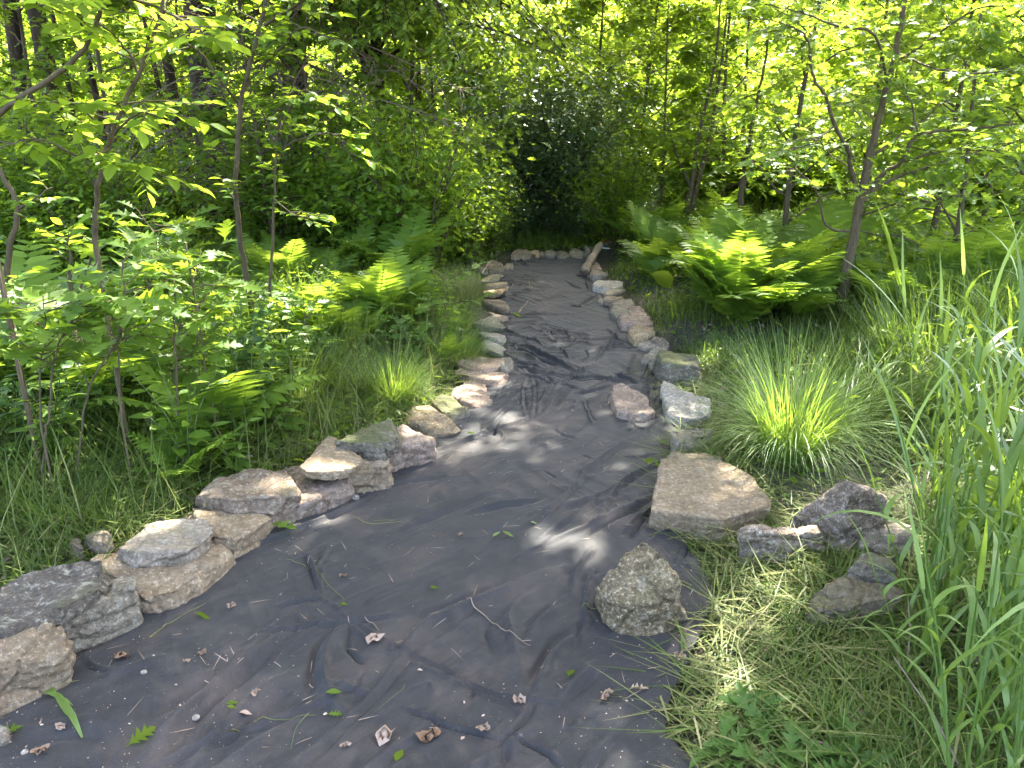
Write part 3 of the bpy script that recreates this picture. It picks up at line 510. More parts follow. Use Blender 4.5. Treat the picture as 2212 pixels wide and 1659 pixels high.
stone('brown stone behind the driftwood log', 'brown', Z3, [(1076,150),(1080,120),(1140,118),(1150,150)], [(1078,185),(1150,185)], zt=.18, group=GE)
# --- right row, far to near
stone('pinkish peaked stone under the driftwood log', 'pink', Z7, [(360,800),(480,680),(560,720),(650,850),(700,950),(520,930),(380,900)], [(360,980),(520,1020),(710,1000)], pair=((540,900),(540,1010)), group=GR)
stone('whitish stone with a dark hollow in front, by the log', 'gray', Z7, [(405,1020),(430,960),(560,955),(810,1010),(830,1060),(700,1085),(440,1075)], [(390,1250),(520,1290),(700,1270),(850,1220)], pair=((600,1085),(600,1280)), group=GR)
stone('flat white-topped stone with an orange left face', 'pale', Z7, [(500,1330),(600,1255),(1225,1265),(1245,1370),(1000,1430),(820,1480),(640,1400)], [(500,1600),(700,1640),(900,1600),(1100,1560),(1250,1500)], pair=((800,1450),(800,1620)), group=GR, chips=3)
stone('thin grey slab wedged under the white-topped stone', 'gray', Z3, [(1200,490),(1250,475),(1350,458),(1372,472),(1330,490),(1210,512)], [(1210,535),(1330,515),(1372,495)], zb=.03, pair=((1280,500),(1280,524)), group=GR, chips=2)
stone('dark reddish stone below the thin grey slab', 'brown', Z3, [(1190,560),(1220,528),(1340,518),(1347,545),(1250,565)], [(1200,620),(1255,635),(1345,600)], pair=((1250,565),(1252,630)), group=GR)
stone('grey flat-topped stone at the left of a lawn patch', 'gray', Z3, [(1253,595),(1290,560),(1430,558),(1447,590),(1410,625),(1290,625)], [(1255,670),(1300,680),(1447,640)], pair=((1300,625),(1300,675)), group=GR)
stone('greenish wedge block with a dark side facing the fabric', 'green', Z3, [(1260,660),(1290,628),(1400,638),(1408,655),(1350,725),(1325,730)], [(1258,690),(1328,797),(1400,760)], pair=((1325,730),(1328,790)), group=GR, chips=2)
stone('broad brownish cracked stone midway along the right row', 'pink', Z3, [(1345,700),(1370,660),(1420,642),(1510,640),(1560,700),(1600,765),(1590,790),(1460,785),(1350,760)], [(1340,790),(1385,870),(1480,850),(1595,830)], pair=((1430,780),(1430,850)), group=GR, rough=1.4)
stone('golden-grey blocky stone with an upright split, right row', 'gold', Z3, [(1380,820),(1440,780),(1590,798),(1585,845),(1470,868)], [(1385,900),(1465,962),(1500,932),(1590,880)], pair=((1460,865),(1465,955)), group=GR, chips=3, rough=1.4)
stone('grey domed stone above the mossy boulder', 'gray', Z3, [(1480,950),(1530,905),(1580,882),(1650,885),(1705,918),(1690,945),(1560,958)], [(1480,985),(1530,1020),(1690,985)], pair=((1540,955),(1540,1015)), group=GR)
stone('thin dark stone edge beside the grass, right row', 'brown', Z3, [(1595,870),(1620,862),(1705,905),(1700,920),(1650,900)], [(1600,890),(1700,935)], zt=.10, group=GR, chips=1)
stone('grey angular block leaning against the mossy boulder', 'gray', Z3, [(1535,1050),(1620,950),(1710,945),(1700,1010),(1600,1085)], [(1530,1110),(1570,1145),(1640,1190)], pair=((1590,1080),(1590,1155)), group=GR, chips=3)
stone('large boulder with a mossy crown on the right', 'mossy', Z3, [(1660,1040),(1690,975),(1790,950),(1900,1005),(1985,1075),(1975,1115),(1800,1085),(1700,1090)], [(1625,1180),(1700,1260),(1800,1230),(1985,1160)], pair=((1690,1080),(1690,1240)), group=GR)
stone('golden tan block with a straight front edge, right row', 'gold', Z4, [(735,80),(770,28),(870,43),(972,88),(960,108),(830,98),(740,95)], [(735,150),(860,162),(965,135)], pair=((830,98),(830,158)), group=GR, chips=2)
stone('big whitish block with a golden left face', 'pale', Z4, [(720,190),(735,155),(900,165),(1000,212),(1012,260),(985,330),(1005,372),(900,395),(790,395),(740,280)], [(735,405),(780,472),(960,452),(1022,405)], pair=((800,395),(800,468)), group=GR, chips=3)
stone('blue-grey block partly under the drooping sedge', 'gray', Z4, [(778,500),(850,465),(1050,478),(1010,520),(850,548),(785,540)], [(775,600),(800,650),(950,645),(1015,600)], pair=((850,548),(850,648)), group=GR, chips=3)
stone('thin flat tan stone between the blue-grey block and the big slab', 'tan', Z4, [(725,668),(780,635),(1000,655),(1100,678),(1090,688),(860,680)], [(728,692),(900,705),(1095,700)], zt=.07, group=GR, chips=2)
stone('big pale tan slab with a rounded right end', 'tan', Z4, [(718,695),(900,700),(1080,700),(1160,740),(1320,780),(1400,860),(1422,940),(1415,1000),(1250,1050),(1120,1100),(1040,1040),(940,1012),(800,1020),(648,1030),(690,850)], [(642,1172),(720,1200),(870,1178),(1080,1155),(1300,1110),(1418,1060)], pair=((800,1020),(800,1185)), group=GR, chips=2, rough=.55)
# --- loose rocks
stone('reddish rock lying alone on the fabric by the whitish block', 'pink', Z4, [(372,185),(385,170),(440,180),(560,230),(602,290),(600,340),(520,368),(400,345),(380,280)], [(358,270),(362,320),(395,410),(570,437),(600,425)], pair=((480,360),(480,420)), extra=[(645,400,.02),(640,380,.05)], chips=3)
stone('large rough lichen-speckled rock lying alone on the near fabric', 'rough', Z6, [(920,150,.30),(1000,190,.29),(1180,345,.27),(1300,520,.24),(1390,660,.22),(1340,930,.16),(1080,1040,.15),(600,1060,.14),(330,900,.14),(265,800,.15),(400,650,.19),(650,430,.25)], [(300,1060),(400,1170),(700,1260),(950,1320)], extra=[(1490,1230,.04),(1480,1150,.07),(1400,980,.10),(1150,1470,.0),(1300,1430,.0),(1480,1290,.0),(1100,1330,.03)], rough=1.0, chips=0, shrink=.75, seed=77)
stone('peaked grey and white rock in the grass, largest of its cluster', 'rust', Z5, [(375,445,.06),(500,370,.16),(600,300,.24),(690,245,.30),(745,262,.29),(825,350,.21),(830,478,.1),(640,385,.2),(440,465,.06)], [(520,520,.03),(680,585,.0),(790,515,.02)], zt=.2, group=GP, chips=1, rough=.8)
stone('low grey stone behind the peaked rock', 'gray', Z5, [(740,520),(810,450),(900,445),(985,480),(985,520),(890,530)], [(720,575),(880,605),(985,600)], zt=.1, group=GP)
stone('dark grey block with a rusty top edge left of the peaked rock', 'rust', Z5, [(120,500),(200,475),(480,474),(490,500),(350,520),(190,505)], [(130,560),(190,602),(300,642),(400,632),(520,600)], pair=((300,510),(300,638)), group=GP, chips=1, rough=.9)
stone('small wedge rock with yellowish top behind the long brown rock', 'green', Z5, [(700,660),(760,625),(860,650),(895,700),(770,690)], [(630,770),(760,770),(890,775)], zt=.13, group=GP)
stone('long brown rock in cut grass near the tall reeds', 'brown', Z5, [(458,835),(560,780),(700,768),(860,775),(930,800),(900,845),(700,860),(520,860)], [(455,880),(560,950),(700,978),(850,965),(930,900)], pair=((640,860),(640,965)), group=GP, rough=1.4)
stone('small rounded brown stone in the grass above the lichen slab', 'brown', Z1, [(345,530),(370,502),(420,505),(442,540),(400,550)], [(350,565),(440,572)], zt=.13, zb=.08)
stone('small angular brown stone beside the rounded one behind the slab', 'brown', Z1, [(450,505),(490,468),(555,465),(575,520),(500,530)], [(455,560),(575,570)], zt=.135, zb=.08)
stone('grey stone cut off by the lower left corner', 'gray', Z1, [(-60,1500),(0,1470),(30,1480),(38,1530),(0,1560)], [(-20,1610),(20,1580),(38,1545)], zt=.05)
# driftwood log
M['wood'] = simple_mat('weathered_wood', (0.09, 0.068, 0.045), (0.24, 0.19, 0.135), 6.0, .85, .8, (6, 6, 1), .01)
a0 = P(*Z7(220, 1000), .05); a1 = P(*Z7(440, 620), .14); a2 = P(*Z7(665, 240), .22)
L = smoothline([a0, a1, a2], 12); k = np.linspace(0, 1, len(L)); lb = MB()
tube(lb, L - a0, .055 - .012 * k + .008 * np.sin(k * 17), 14)
v = lb.v[0]; v += .006 * fbm(v * np.array([25, 5, 12]) + 3, 3, 5)[:, None] * nrm(v - np.repeat(L - a0, 14, 0))
lg = empty('driftwood_log', a0, label='grey weathered driftwood log propped against the far right stones', cat='log')
link('trunk', lb.mesh('trunk', M['wood'], True), lg)
kb = MB(); tube(kb, [(0, -.03, .02), (-.015, -.09, .045), (-.02, -.13, .04)], [.045, .035, .022], 9); link('branch_stub', kb.mesh('branch_stub', M['wood'], True), lg)
# ------------------------------------------------------------ plant materials
M['leaf_fresh'] = leaf_mat('leaf_fresh_green', (0.045, 0.095, 0.010), (0.11, 0.175, 0.024), (0.42, 0.60, 0.035), .5, .05)
M['leaf_yellow'] = leaf_mat('leaf_yellow_green', (0.07, 0.12, 0.012), (0.13, 0.19, 0.02), (0.46, 0.62, 0.045), .58, .02)
M['leaf_oak'] = leaf_mat('leaf_oak_green', (0.05, 0.10, 0.014), (0.11, 0.175, 0.030), (0.42, 0.60, 0.04), .48, .07)
M['leaf_dark'] = leaf_mat('leaf_dark_green', (0.035, 0.075, 0.018), (0.085, 0.14, 0.04), (0.20, 0.33, 0.03), .4, .45)
M['leaf_canopy'] = leaf_mat('leaf_canopy', (0.03, 0.075, 0.012), (0.07, 0.13, 0.025), (0.12, 0.20, 0.025), .40, .05)
M['fern'] = leaf_mat('fern_green', (0.06, 0.12, 0.012), (0.13, 0.20, 0.030), (0.42, 0.60, 0.045), .45, .05)
M['grass'] = leaf_mat('grass_green', (0.022, 0.052, 0.008), (0.125, 0.17, 0.036), (0.26, 0.38, 0.04), .40, .06)
M['sedge'] = leaf_mat('sedge_green', (0.06, 0.12, 0.025), (0.15, 0.22, 0.07), (0.36, 0.52, 0.05), .45, .08)
M['reed'] = leaf_mat('reed_green', (0.06, 0.115, 0.018), (0.13, 0.20, 0.045), (0.36, 0.52, 0.05), .42, .13)
M['straw'] = leaf_mat('cut_straw', (0.065, 0.105, 0.02), (0.24, 0.225, 0.09), (0.20, 0.24, 0.05), .3, .04)
M['dry'] = leaf_mat('dry_leaf', (0.16, 0.10, 0.06), (0.42, 0.33, 0.25), (0.20, 0.13, 0.07), .15, .03)
M['dead'] = simple_mat('dead_twig', (0.10, 0.07, 0.045), (0.26, 0.20, 0.14), 12, .9, .3)
M['bark'] = simple_mat('bark_dark', (0.030, 0.022, 0.015), (0.085, 0.065, 0.045), 9.0, .95, 1.0, (3, 3, .6), .05, .1)
M['bark_light'] = simple_mat('bark_brown', (0.045, 0.034, 0.018), (0.115, 0.09, 0.05), 12.0, .9, .6, (3, 3, .7), .01, .15)
M['stem'] = simple_mat('green_stem', (0.05, 0.08, 0.02), (0.10, 0.13, 0.04), 20, .7, .1)
# ------------------------------------------------------------ leaf shapes
def strip(ts, ws, droop=.15, fold=.25, sweep=0.0):
    c = [(t, 0, -droop * t * t) for t in ts]; l = [(t + s_, w_, -droop * t * t + fold * w_) for t, w_, s_ in zip(ts, ws, [sweep * (w_ > .2) for w_ in ws])]
    r = [(a, -b, d) for a, b, d in l]; n = len(ts)
    f = [(i, i + 1, n + i + 1, n + i) for i in range(n - 1)] + [(i, 2 * n + i, 2 * n + i + 1, i + 1) for i in range(n - 1)]
    return np.array(c + l + r, float), np.array(f)
OV = strip([0, .12, .35, .6, .82, 1], [.01, .14, .27, .26, .14, .005])
LAN = strip([0, .3, .7, 1], [.02, .13, .10, .005], .2, .2)
OAK = strip([0, .14, .26, .33, .47, .56, .68, .77, .86, 1], [.015, .03, .24, .06, .36, .07, .30, .10, .13, .005], .18, .22, .09)
SM = (np.array([(0, 0, 0), (.5, .28, .06), (1, 0, -.08), (.5, -.28, .06)]), np.array([(0, 2, 1), (0, 3, 2)]))
SML = (np.array([(0, 0, 0), (.25, .22, .05), (.7, .24, .03), (1, 0, -.1), (.7, -.24, .03), (.25, -.22, .05)]), np.array([(0, 3, 2, 1), (0, 5, 4, 3)]))
PIN = strip([0, .2, .55, 1], [.05, .15, .12, .0], .12, .1)
def rdir(n, up=.0, spread=1.0):
    a = rng.uniform(0, 2 * math.pi, n); z = rng.normal(up, .35 * spread, n); return nrm(np.stack([np.cos(a), np.sin(a), z], -1))
def rnorm(n, tilt=.45): return nrm(np.stack([rng.normal(0, tilt, n), rng.normal(0, tilt, n), np.ones(n)], -1))
def scatter_leaves(mb, pos, size, tpl, tilt=.45, up=-.15, var=.3, mi=0, tint=None):
    n = len(pos)
    if not n: return
    t = np.clip(rng.normal(.5, .25, n), 0, 1) if tint is None else np.clip(rng.normal(tint, .15, n), 0, 1)
    place(mb, tpl[0], tpl[1], pos, rdir(n, up), rnorm(n, tilt), size * rng.uniform(1 - var, 1 + var, n), t, mi)
def blades(mb, base, az, length, width, lean, curve, segs=3, tint=None, twist=0.0):
    n = len(base); az = np.broadcast_to(az, (n,)); length = np.broadcast_to(length, (n,)); width = np.broadcast_to(width, (n,))
    lean = np.broadcast_to(lean, (n,)); curve = np.broadcast_to(curve, (n,))
    h = np.stack([np.cos(az), np.sin(az), 0 * az], -1); s0 = np.stack([-np.sin(az), np.cos(az), 0 * az], -1)
    p = base.astype(float).copy(); V = []; 
    for i in range(segs + 1):
        t = i / segs; wv = width * (1 - t ** 1.6) * .5 * (1 if i else .6) + .0002
        th = lean + curve * t; sd = s0 * math.cos(twist * t) + np.array([0, 0, 1.]) * math.sin(twist * t)
        V += [p + sd * wv[:, None], p - sd * wv[:, None]]
        th2 = lean + curve * (t + .5 / segs)
        p = p + (h * np.sin(th2)[:, None] + np.array([0, 0, 1.]) * np.cos(th2)[:, None]) * (length / segs)[:, None]
    V = np.stack(V, 1); k = V.shape[1]; off = (np.arange(n) * k)[:, None, None]
    f = np.array([[2*i, 2*i+1, 2*i+3, 2*i+2] for i in range(segs)])
    t = np.clip(rng.normal(.5, .27, n), 0, 1) if tint is None else tint
    mb.add(V.reshape(-1, 3), (f[None] + off).reshape(-1, 4), np.repeat(np.broadcast_to(t, (n,)), k))
def wob(a, b, n, amp, seed=0):
    t = np.linspace(0, 1, n)[:, None]; p = a + (b - a) * t
    L_ = np.linalg.norm(b - a); o = rng.normal(0, amp * L_, (4, 3)); o[0] = o[-1] = 0
    q = smoothline(o, max(2, n // 3))[:n]
    if len(q) < n: q = np.vstack([q, np.repeat(q[-1:], n - len(q), 0)])
    return p + q
# ------------------------------------------------------------ trees and shrubs (prototypes near the origin)
def tree_mesh(seed, h, r0, hb, spread, nb, leaf, size, mat, nleaf=90, droop=.1, lean=(0, 0), tilt=.5, bark='bark_light', up=.35, top=.9, sub=5, cl=.16):
    global rng; rng = np.random.default_rng(seed)
    T = MB(); C = MB()
    k = np.linspace(0, 1, 14); tr = np.stack([lean[0] * k * h + .05 * h * .3 * np.sin(k * 5 + seed), lean[1] * k * h + .04 * h * .3 * np.sin(k * 4 + seed * 2), k * h], -1); tr -= tr[0]
    tr[0, 2] = -.15; tube(T, tr, r0 * (1 - .88 * k) + .002 + r0 * .5 * np.exp(-k * 22), 9)
    for i in range(nb):
        f = hb + (top - hb) * (i + rng.uniform(0, .8)) / nb; p0 = np.array([np.interp(f, k, tr[:, j]) for j in range(3)])
        a = i * 2.4 + rng.uniform(-.5, .5); L_ = spread * (1 - .55 * ((f - hb) / (1 - hb + 1e-6))) * rng.uniform(.7, 1.15)
        d = np.array([math.cos(a), math.sin(a), up + rng.uniform(-.2, .25)]); e = p0 + d * L_; mid = (p0 + e) / 2 + np.array([0, 0, .08 * L_]); e = e - np.array([0, 0, droop * L_])
        br = smoothline([p0, mid, e], 5) + rng.normal(0, .012 * L_, (11, 3)); br[0] = p0
        rb = r0 * (1 - .85 * f) * .5; kk = np.linspace(0, 1, 11); tube(T, br, rb * (1 - .85 * kk) + .0015, 6)
        for s in range(sub):
            g = .25 + .75 * (s + rng.uniform(0, .9)) / sub; q0 = np.array([np.interp(g, kk, br[:, j]) for j in range(3)])
            dd = nrm(d * np.array([1, 1, .3]) + rng.normal(0, .55, 3)); q1 = q0 + dd * L_ * rng.uniform(.18, .38) - np.array([0, 0, droop * .3 * L_])
            tw = wob(q0, q1, 5, .04); tube(T, tw, [rb * .28 + .001] * 4 + [.0008], 4, cap=False)
            n = int(nleaf * rng.uniform(.6, 1.3)); t = rng.uniform(.05, 1.15, n)
            pos = q0 + (q1 - q0) * t[:, None] + rng.normal(0, cl, (n, 3)) * np.array([1, 1, .55]) * L_ * .55
            scatter_leaves(C, pos, size, leaf, tilt)
    return T.mesh('trunk', M[bark], True), C.mesh('crown', M[mat])
def shrub_mesh(seed, h, rad, ns, leaf, size, mat, nleaf, lo=.15, bark='bark_light', tilt=.6, sr=.012, lean=.0):
    global rng; rng = np.random.default_rng(seed)
    T = MB(); C = MB()
    for i in range(ns):
        a = rng.uniform(0, 6.28); b = np.array([math.cos(a), math.sin(a), 0]) * rad * .12 * rng.uniform(.2, 1); b[2] = -.05
        rr = rad * math.sqrt(rng.uniform(.05, 1)); e = np.array([math.cos(a) * rr, math.sin(a) * rr, h * rng.uniform(.6, 1.05) * (1 - .35 * (rr / rad) ** 2)])
        st = smoothline([b, (b + e) / 2 + np.array([-math.cos(a) * rr * .12, -math.sin(a) * rr * .12, h * .08]), e], 5)
        kk = np.linspace(0, 1, 11); tube(T, st, sr * (1 - .85 * kk) + .001, 5, cap=False)
        n = int(nleaf / ns); t = lo + (1 - lo) * rng.uniform(0, 1, n) ** .8
        pos = np.stack([np.interp(t, kk, st[:, j]) for j in range(3)], -1)
        o = rng.normal(0, 1, (n, 3)) * (rad * .17) * (.6 + .6 * t[:, None]); pos = pos + o; pos[:, 2] = np.maximum(pos[:, 2], .02)
        scatter_leaves(C, pos, size, leaf, tilt)
    return T.mesh('stems', M[bark], True), C.mesh('foliage', M[mat])
def plant(name, meshes, parts, loc, rz=0, s=1.0, **k):
    o = empty(name, loc, rz, **k); o.scale = (s, s, s)
    for m_, p_ in zip(meshes, parts): link(p_, m_, o)
    return o
def at(xd, Y): 
    x = float((xd - 1106) / F * (Y * CP)) ; x = float(PY(xd, 500, Y)[0]); return np.array([x, Y, float(GH(x, Y))])
# ------------------------------------------------------------ places left open to the sun: (picture x, y, height or depth, radius)
OPEN = [(PY(1200, 250, 12.2), .5), (PY(1290, 330, 12.2), .45), (PY(1130, 330, 12.0), .3), (PY(400, 620, 5), .35), (PY(150, 700, 4), .3), (PY(550, 780, 5), .35), (P(1040, 950), .23), (P(1150, 930), .12), (P(960, 990), .12), (P(1100, 900), .10), (P(1250, 1185), .2), (P(1210, 880), .09), (P(1330, 1640), .10), (P(720, 1130), .07), (P(400, 1445), .07), (P(1180, 590), .05),
  (P(1300, 660), .06), (P(1230, 735), .06), (P(1410, 950), .07), (P(1180, 640), .05), (P(1150, 1000), .1), (P(1000, 1100), .05), (P(560, 1520), .05),
  (P(1060, 790, .12), .16), (P(1010, 850, .1), .12), (P(720, 980, .25), .14), (P(650, 1010, .2), .1), (P(910, 900, .2), .15), (P(1480, 850, .15), .18), (P(1470, 790, .15), .12), (P(1320, 620, .15), .15), (P(1500, 640, 0), .25), (P(1070, 610, .1), .2), (P(1075, 660, .1), .16),
  (PY(290, 250, 3.2), .28), (PY(200, 200, 3.2), .2), (PY(250, 540, 4), .22), (PY(120, 560, 4.4), .3), (PY(420, 740, 5), .3), (P(420, 745, .1), .3), (PY(800, 680, 5.6), .2), (PY(560, 680, 5.5), .35), (PY(1000, 500, 9), .5), (PY(900, 480, 9), .35), (P(960, 830, .1), .25), (P(880, 850, .15), .2),
  (PY(700, 620, 6.5), .45), (PY(500, 600, 6), .35), (PY(900, 620, 8), .5), (P(600, 850), .3), (P(1560, 700), .4), (P(1750, 1200), .2), (PY(740, 590, 8), .4), (PY(640, 560, 7), .25), (PY(60, 640, 4), .25), (PY(300, 640, 4), .2), (PY(690, 230, 5), .3), (PY(640, 40, 4), .3), (PY(760, 330, 5), .25), (PY(480, 120, 4.5), .3), (PY(100, 1100, 2.8), .1),
  (PY(1900, 220, 5.5), .5), (PY(1850, 150, 5.5), .4), (PY(1700, 280, 6.5), .5), (PY(2050, 300, 6), .6), (PY(2000, 560, 6.5), .3), (PY(2180, 180, 4), .6), (PY(2120, 620, 5), .5), (PY(1690, 560, 7), .25), (PY(1600, 600, 8), .25),
  (P(1700, 860, .4), .3), (P(1680, 900, .3), .3), (P(1600, 1480, .05), .15), (P(1650, 1250, .05), .2), (P(1560, 1350, .05), .15), (P(1800, 1500, .1), .1), (P(1500, 730), .3), (P(1450, 700), .2), (PY(2180, 1300, 2.0), .2), (PY(2000, 1000, 3), .25), (PY(2100, 800, 3.5), .3), (P(1850, 1090, .2), .1), (P(1560, 1060, .1), .12)]
# ------------------------------------------------------------ tall trees whose crowns shade the path
FORM = np.array([[-8.0, 13.2], [-7.55, 13.4], [-4.37, 11.8], [-3.04, 11.2], [-9.5, 6.0], [6.8, 9.5], [7.2, 4.0], [-5.2, 2.0], [-5.9, 14.5]])
rng = np.random.default_rng(99)
NC = 3000
gxy = np.stack([rng.uniform(-10.5, 7.5, NC), rng.uniform(-1.6, 13.6, NC)], -1)
gxy = gxy[(gxy[:, 0] < 1.7) | (gxy[:, 1] < 8.4)]; NC = len(gxy)
zc = rng.uniform(5.6, 11.5, NC)
cc = np.concatenate([gxy + SUNDIR[:2] / SUNDIR[2] * zc[:, None], zc[:, None]], 1)
dist = np.linalg.norm(cc[:, :2], axis=1); cc = cc[cc[:, 2] > 2.3 + .19 * dist]
# some thin places
thin = vnoise(np.stack([gxy[:, 0] * .5, gxy[:, 1] * .5, 0 * gxy[:, 0]], -1), 5)
own = np.argmin(((cc[:, None, :2] - FORM[None]) ** 2).sum(-1), 1)
SC_leaf = []
for ti in range(len(FORM)):
    T = MB(); C = MB(); bx, by = FORM[ti]; ck = cc[own == ti]
    r0 = [.13, .16, .25, .18, .2, .2, .2, .18, .10][ti]; lean_ = [(.04, 0), (.04, 0), (.04, 0), (.07, 0), (0, 0), (0, 0), (0, 0), (0, 0), (0, 0)][ti]
    kz = np.linspace(0, 1, 22); H_ = 11.0; base = np.array([bx, by, 0.])
    tr = np.stack([lean_[0] * kz * H_ + .06 * np.sin(kz * 6 + ti), lean_[1] * kz * H_ + .05 * np.sin(kz * 5 + 2 * ti), kz * H_], -1); tr -= tr[0]; tr[0, 2] = -.2
    tube(T, tr, r0 * (1 - .6 * kz) + r0 * .6 * np.exp(-kz * 26), 18)
    v = T.v[0]; cen = np.repeat(tr, 18, 0); an = np.arctan2(v[:, 1] - cen[:, 1], v[:, 0] - cen[:, 0])
    v += nrm(v - cen) * (.08 * r0 * fbm(np.stack([np.cos(an) * 5, np.sin(an) * 5, v[:, 2] * 1.2], -1), 3, 8))[:, None]
    limbs = ck[rng.permutation(len(ck))[:min(26, len(ck))]] - base
    for e in limbs:
        z0 = max(2.6, e[2] - .45 * np.linalg.norm(e[:2])); z0 = min(z0, 10.4)
        if ti in (2, 3): z0 = max(z0, 4.2)
        s0 = np.array([np.interp(z0, tr[:, 2], tr[:, 0]), np.interp(z0, tr[:, 2], tr[:, 1]), z0])
        md = (s0 + e) / 2 + np.array([0, 0, .3]); bl = smoothline([s0, md, e], 6); tube(T, bl, np.linspace(.05, .008, len(bl)), 6, cap=False)
    if len(ck):
        nl = 84; pos = (ck[:, None] + rng.normal(0, 1, (len(ck), nl, 3)) * np.array([.42, .42, .16])).reshape(-1, 3)
        keep = np.ones(len(pos), bool); luck = rng.uniform(0, 1, len(pos)) < .10
        for c0, rr in OPEN:
            d = pos - c0; al = d @ SUNDIR; pr = np.linalg.norm(d - al[:, None] * SUNDIR, axis=1)
            keep &= pr > rr * rng.uniform(.85, 1.25, len(pos))
        pos = pos[keep | luck] - base
        scatter_leaves(C, pos, .16, SM, .5)
    gz = float(GH(bx, by))
    lab = ['dark trunk at the far left edge of the picture', 'dark leaning trunk second from the left edge', 'thick ivy-flecked tree trunk standing in the left woods', 'dark rough trunk behind the dead twigs left of centre', 'tall tree standing left of the ferns', 'tall tree standing at the right behind the forked sapling', 'tall tree at the right near the reeds', 'tall tree standing left of the stacked stones', 'thin dark trunk between the leaning trunk and the thick trunk'][ti]
    o = empty('tree', (bx, by, gz - .02), label=lab, cat='tree')
    link('trunk', T.mesh('trunk', M['bark'], True), o)
    if C.n: link('crown', C.mesh('crown', M['leaf_canopy']), o)
# ------------------------------------------------------------ far wood
rng = np.random.default_rng(5); C = MB(); n = 110000
ang = rng.uniform(-.75, .80, n); rr = rng.uniform(17, 46, n); px_, py_ = np.sin(ang) * rr, np.cos(ang) * rr
q2 = np.stack([px_, py_, 0 * px_], -1); top = GH(px_, py_) + 1.3 + 1.5 * fbm(q2 * .45, 3, 77) + .5 * fbm(q2 * 1.7, 2, 78)
pos = np.stack([px_, py_, top - 1.5 * rng.uniform(0, 1, n) ** 2], -1)
scatter_leaves(C, pos, .26, SM, .7); T = None
link('distant_wood', C.mesh('distant_wood', M['leaf_yellow']), label='mass of bright yellow-green foliage filling the far background', cat='woods', kind='stuff')
# ------------------------------------------------------------ background trees and shrubs
TP = [tree_mesh(200 + i, 5.6, .035, .12, 1.7, 20, SML, .115, ['leaf_yellow', 'leaf_fresh', 'leaf_yellow'][i], 62) for i in range(3)]
SHP = [shrub_mesh(300 + i, 1.9, 1.1, 22, SML, .075, ['leaf_fresh', 'leaf_yellow', 'leaf_fresh'][i], 4200) for i in range(3)]
rng = np.random.default_rng(17)
spots = []
for k_ in range(36):
    Y_ = [14.5, 17, 20][k_ % 3] + rng.uniform(-1, 1.4); xd = 60 + 2150 * ((k_ * 0.618) % 1); spots.append((xd, Y_, rng.uniform(.85, 1.25), k_ % 3, rng.uniform(0, 6)))
GB = 'young trees in the sunlit background'
for i, (xd, Y_, s, kd, rz) in enumerate(spots):
    if xd < 700 and Y_ < 16: continue
    lab = ('yellow-green young tree in the sunlit wood behind the left trunks' if xd < 900 else 'bright young tree behind the dark shrub at the end of the path' if xd < 1400 else 'bright young tree in the sunlit thicket behind the forked sapling')
    plant('young_tree', TP[kd], ('trunk', 'crown'), at(xd, Y_), rz, s, label=lab, cat='tree', group=GB + (' left' if xd < 900 else ' middle' if xd < 1400 else ' right'))
sh = []
for k_ in range(80):
    xd = 1330 + 950 * ((k_ * .618) % 1); Y_ = 11.2 + 6 * ((k_ * .377) % 1); sh.append((xd, Y_, rng.uniform(.6, 1.15), k_ % 3))
for k_ in range(46):
    xd = -60 + 1100 * ((k_ * .618) % 1); Y_ = 13.5 + 5 * ((k_ * .377) % 1); sh.append((xd, Y_, rng.uniform(.5, .8), k_ % 3))
for xd, Y_, s, kd in sh:
    lab = 'leafy shrub in the understory of the left woods' if xd < 1100 else 'light green shrub in the thicket right of the path'
    plant('shrub', SHP[kd], ('stems', 'foliage'), at(xd, Y_), rng.uniform(0, 6), s, label=lab, cat='shrub', group='understory shrubs in the left woods' if xd < 1100 else 'shrubs in the thicket right of the path')
# dark shrub at the end of the path
ds = shrub_mesh(401, 3.1, 1.65, 52, SML, .07, 'leaf_dark', 24000, .05, 'bark', .6, .013)
plant('large_shrub', ds, ('stems', 'foliage'), at(1190, 12.9), 0, 1.0, label='large dark green shrub with fanned bare stems at the end of the path', cat='shrub')
ds2 = shrub_mesh(402, 1.1, .9, 20, SML, .055, 'leaf_dark', 7000, .0, 'bark', .6, .008)
for xd, Y_, s, lb_ in ((1120, 12.2, .55, 'low dark shrub behind the left half of the far stone row'), (1260, 12.3, .6, 'low dark shrub behind the right half of the far stone row'), (1000, 12.6, 1.0, 'dark bush at the left of the fanned shrub'), (1345, 13.2, .9, 'dark bush at the right of the fanned shrub')):
    plant('shrub', ds2, ('stems', 'foliage'), at(xd, Y_), xd, s, label=lb_, cat='shrub')
# leafy bushes left of the far end
ls = shrub_mesh(403, 1.5, .8, 22, OAK, .085, 'leaf_fresh', 1700, .1)
ls2 = shrub_mesh(404, 1.2, .7, 18, OV, .05, 'leaf_fresh', 2600, .05)
for i, (xd, Y_, s, q, lb_) in enumerate([(1010, 9.6, .8, ls, 'bushy young oak leaning over the far left stones'), (930, 9.2, .95, ls2, 'light bush between the ferns and the young oak at centre left'), (850, 9.8, 1.1, ls2, 'bush under the dead twigs at centre left'), (960, 10.8, 1.2, ls, 'young oak bush behind the light bush at centre left'),
    (770, 9.6, 1.0, ls2, 'bush in front of the dark rough trunk'), (1060, 10.6, .5, ls, 'small oak sprig beside the far left corner of the fabric'), (1380, 10.6, .55, ls2, 'low bush right of the driftwood log'), (1440, 10.9, .7, ls2, 'low bush in front of the twin-stemmed tree'), (1530, 10.0, .65, ls2, 'low bush behind the big green leaf')]):
    plant('bush', q, ('stems', 'foliage'), at(xd, Y_), i * 1.3, s, label=lb_, cat='bush')

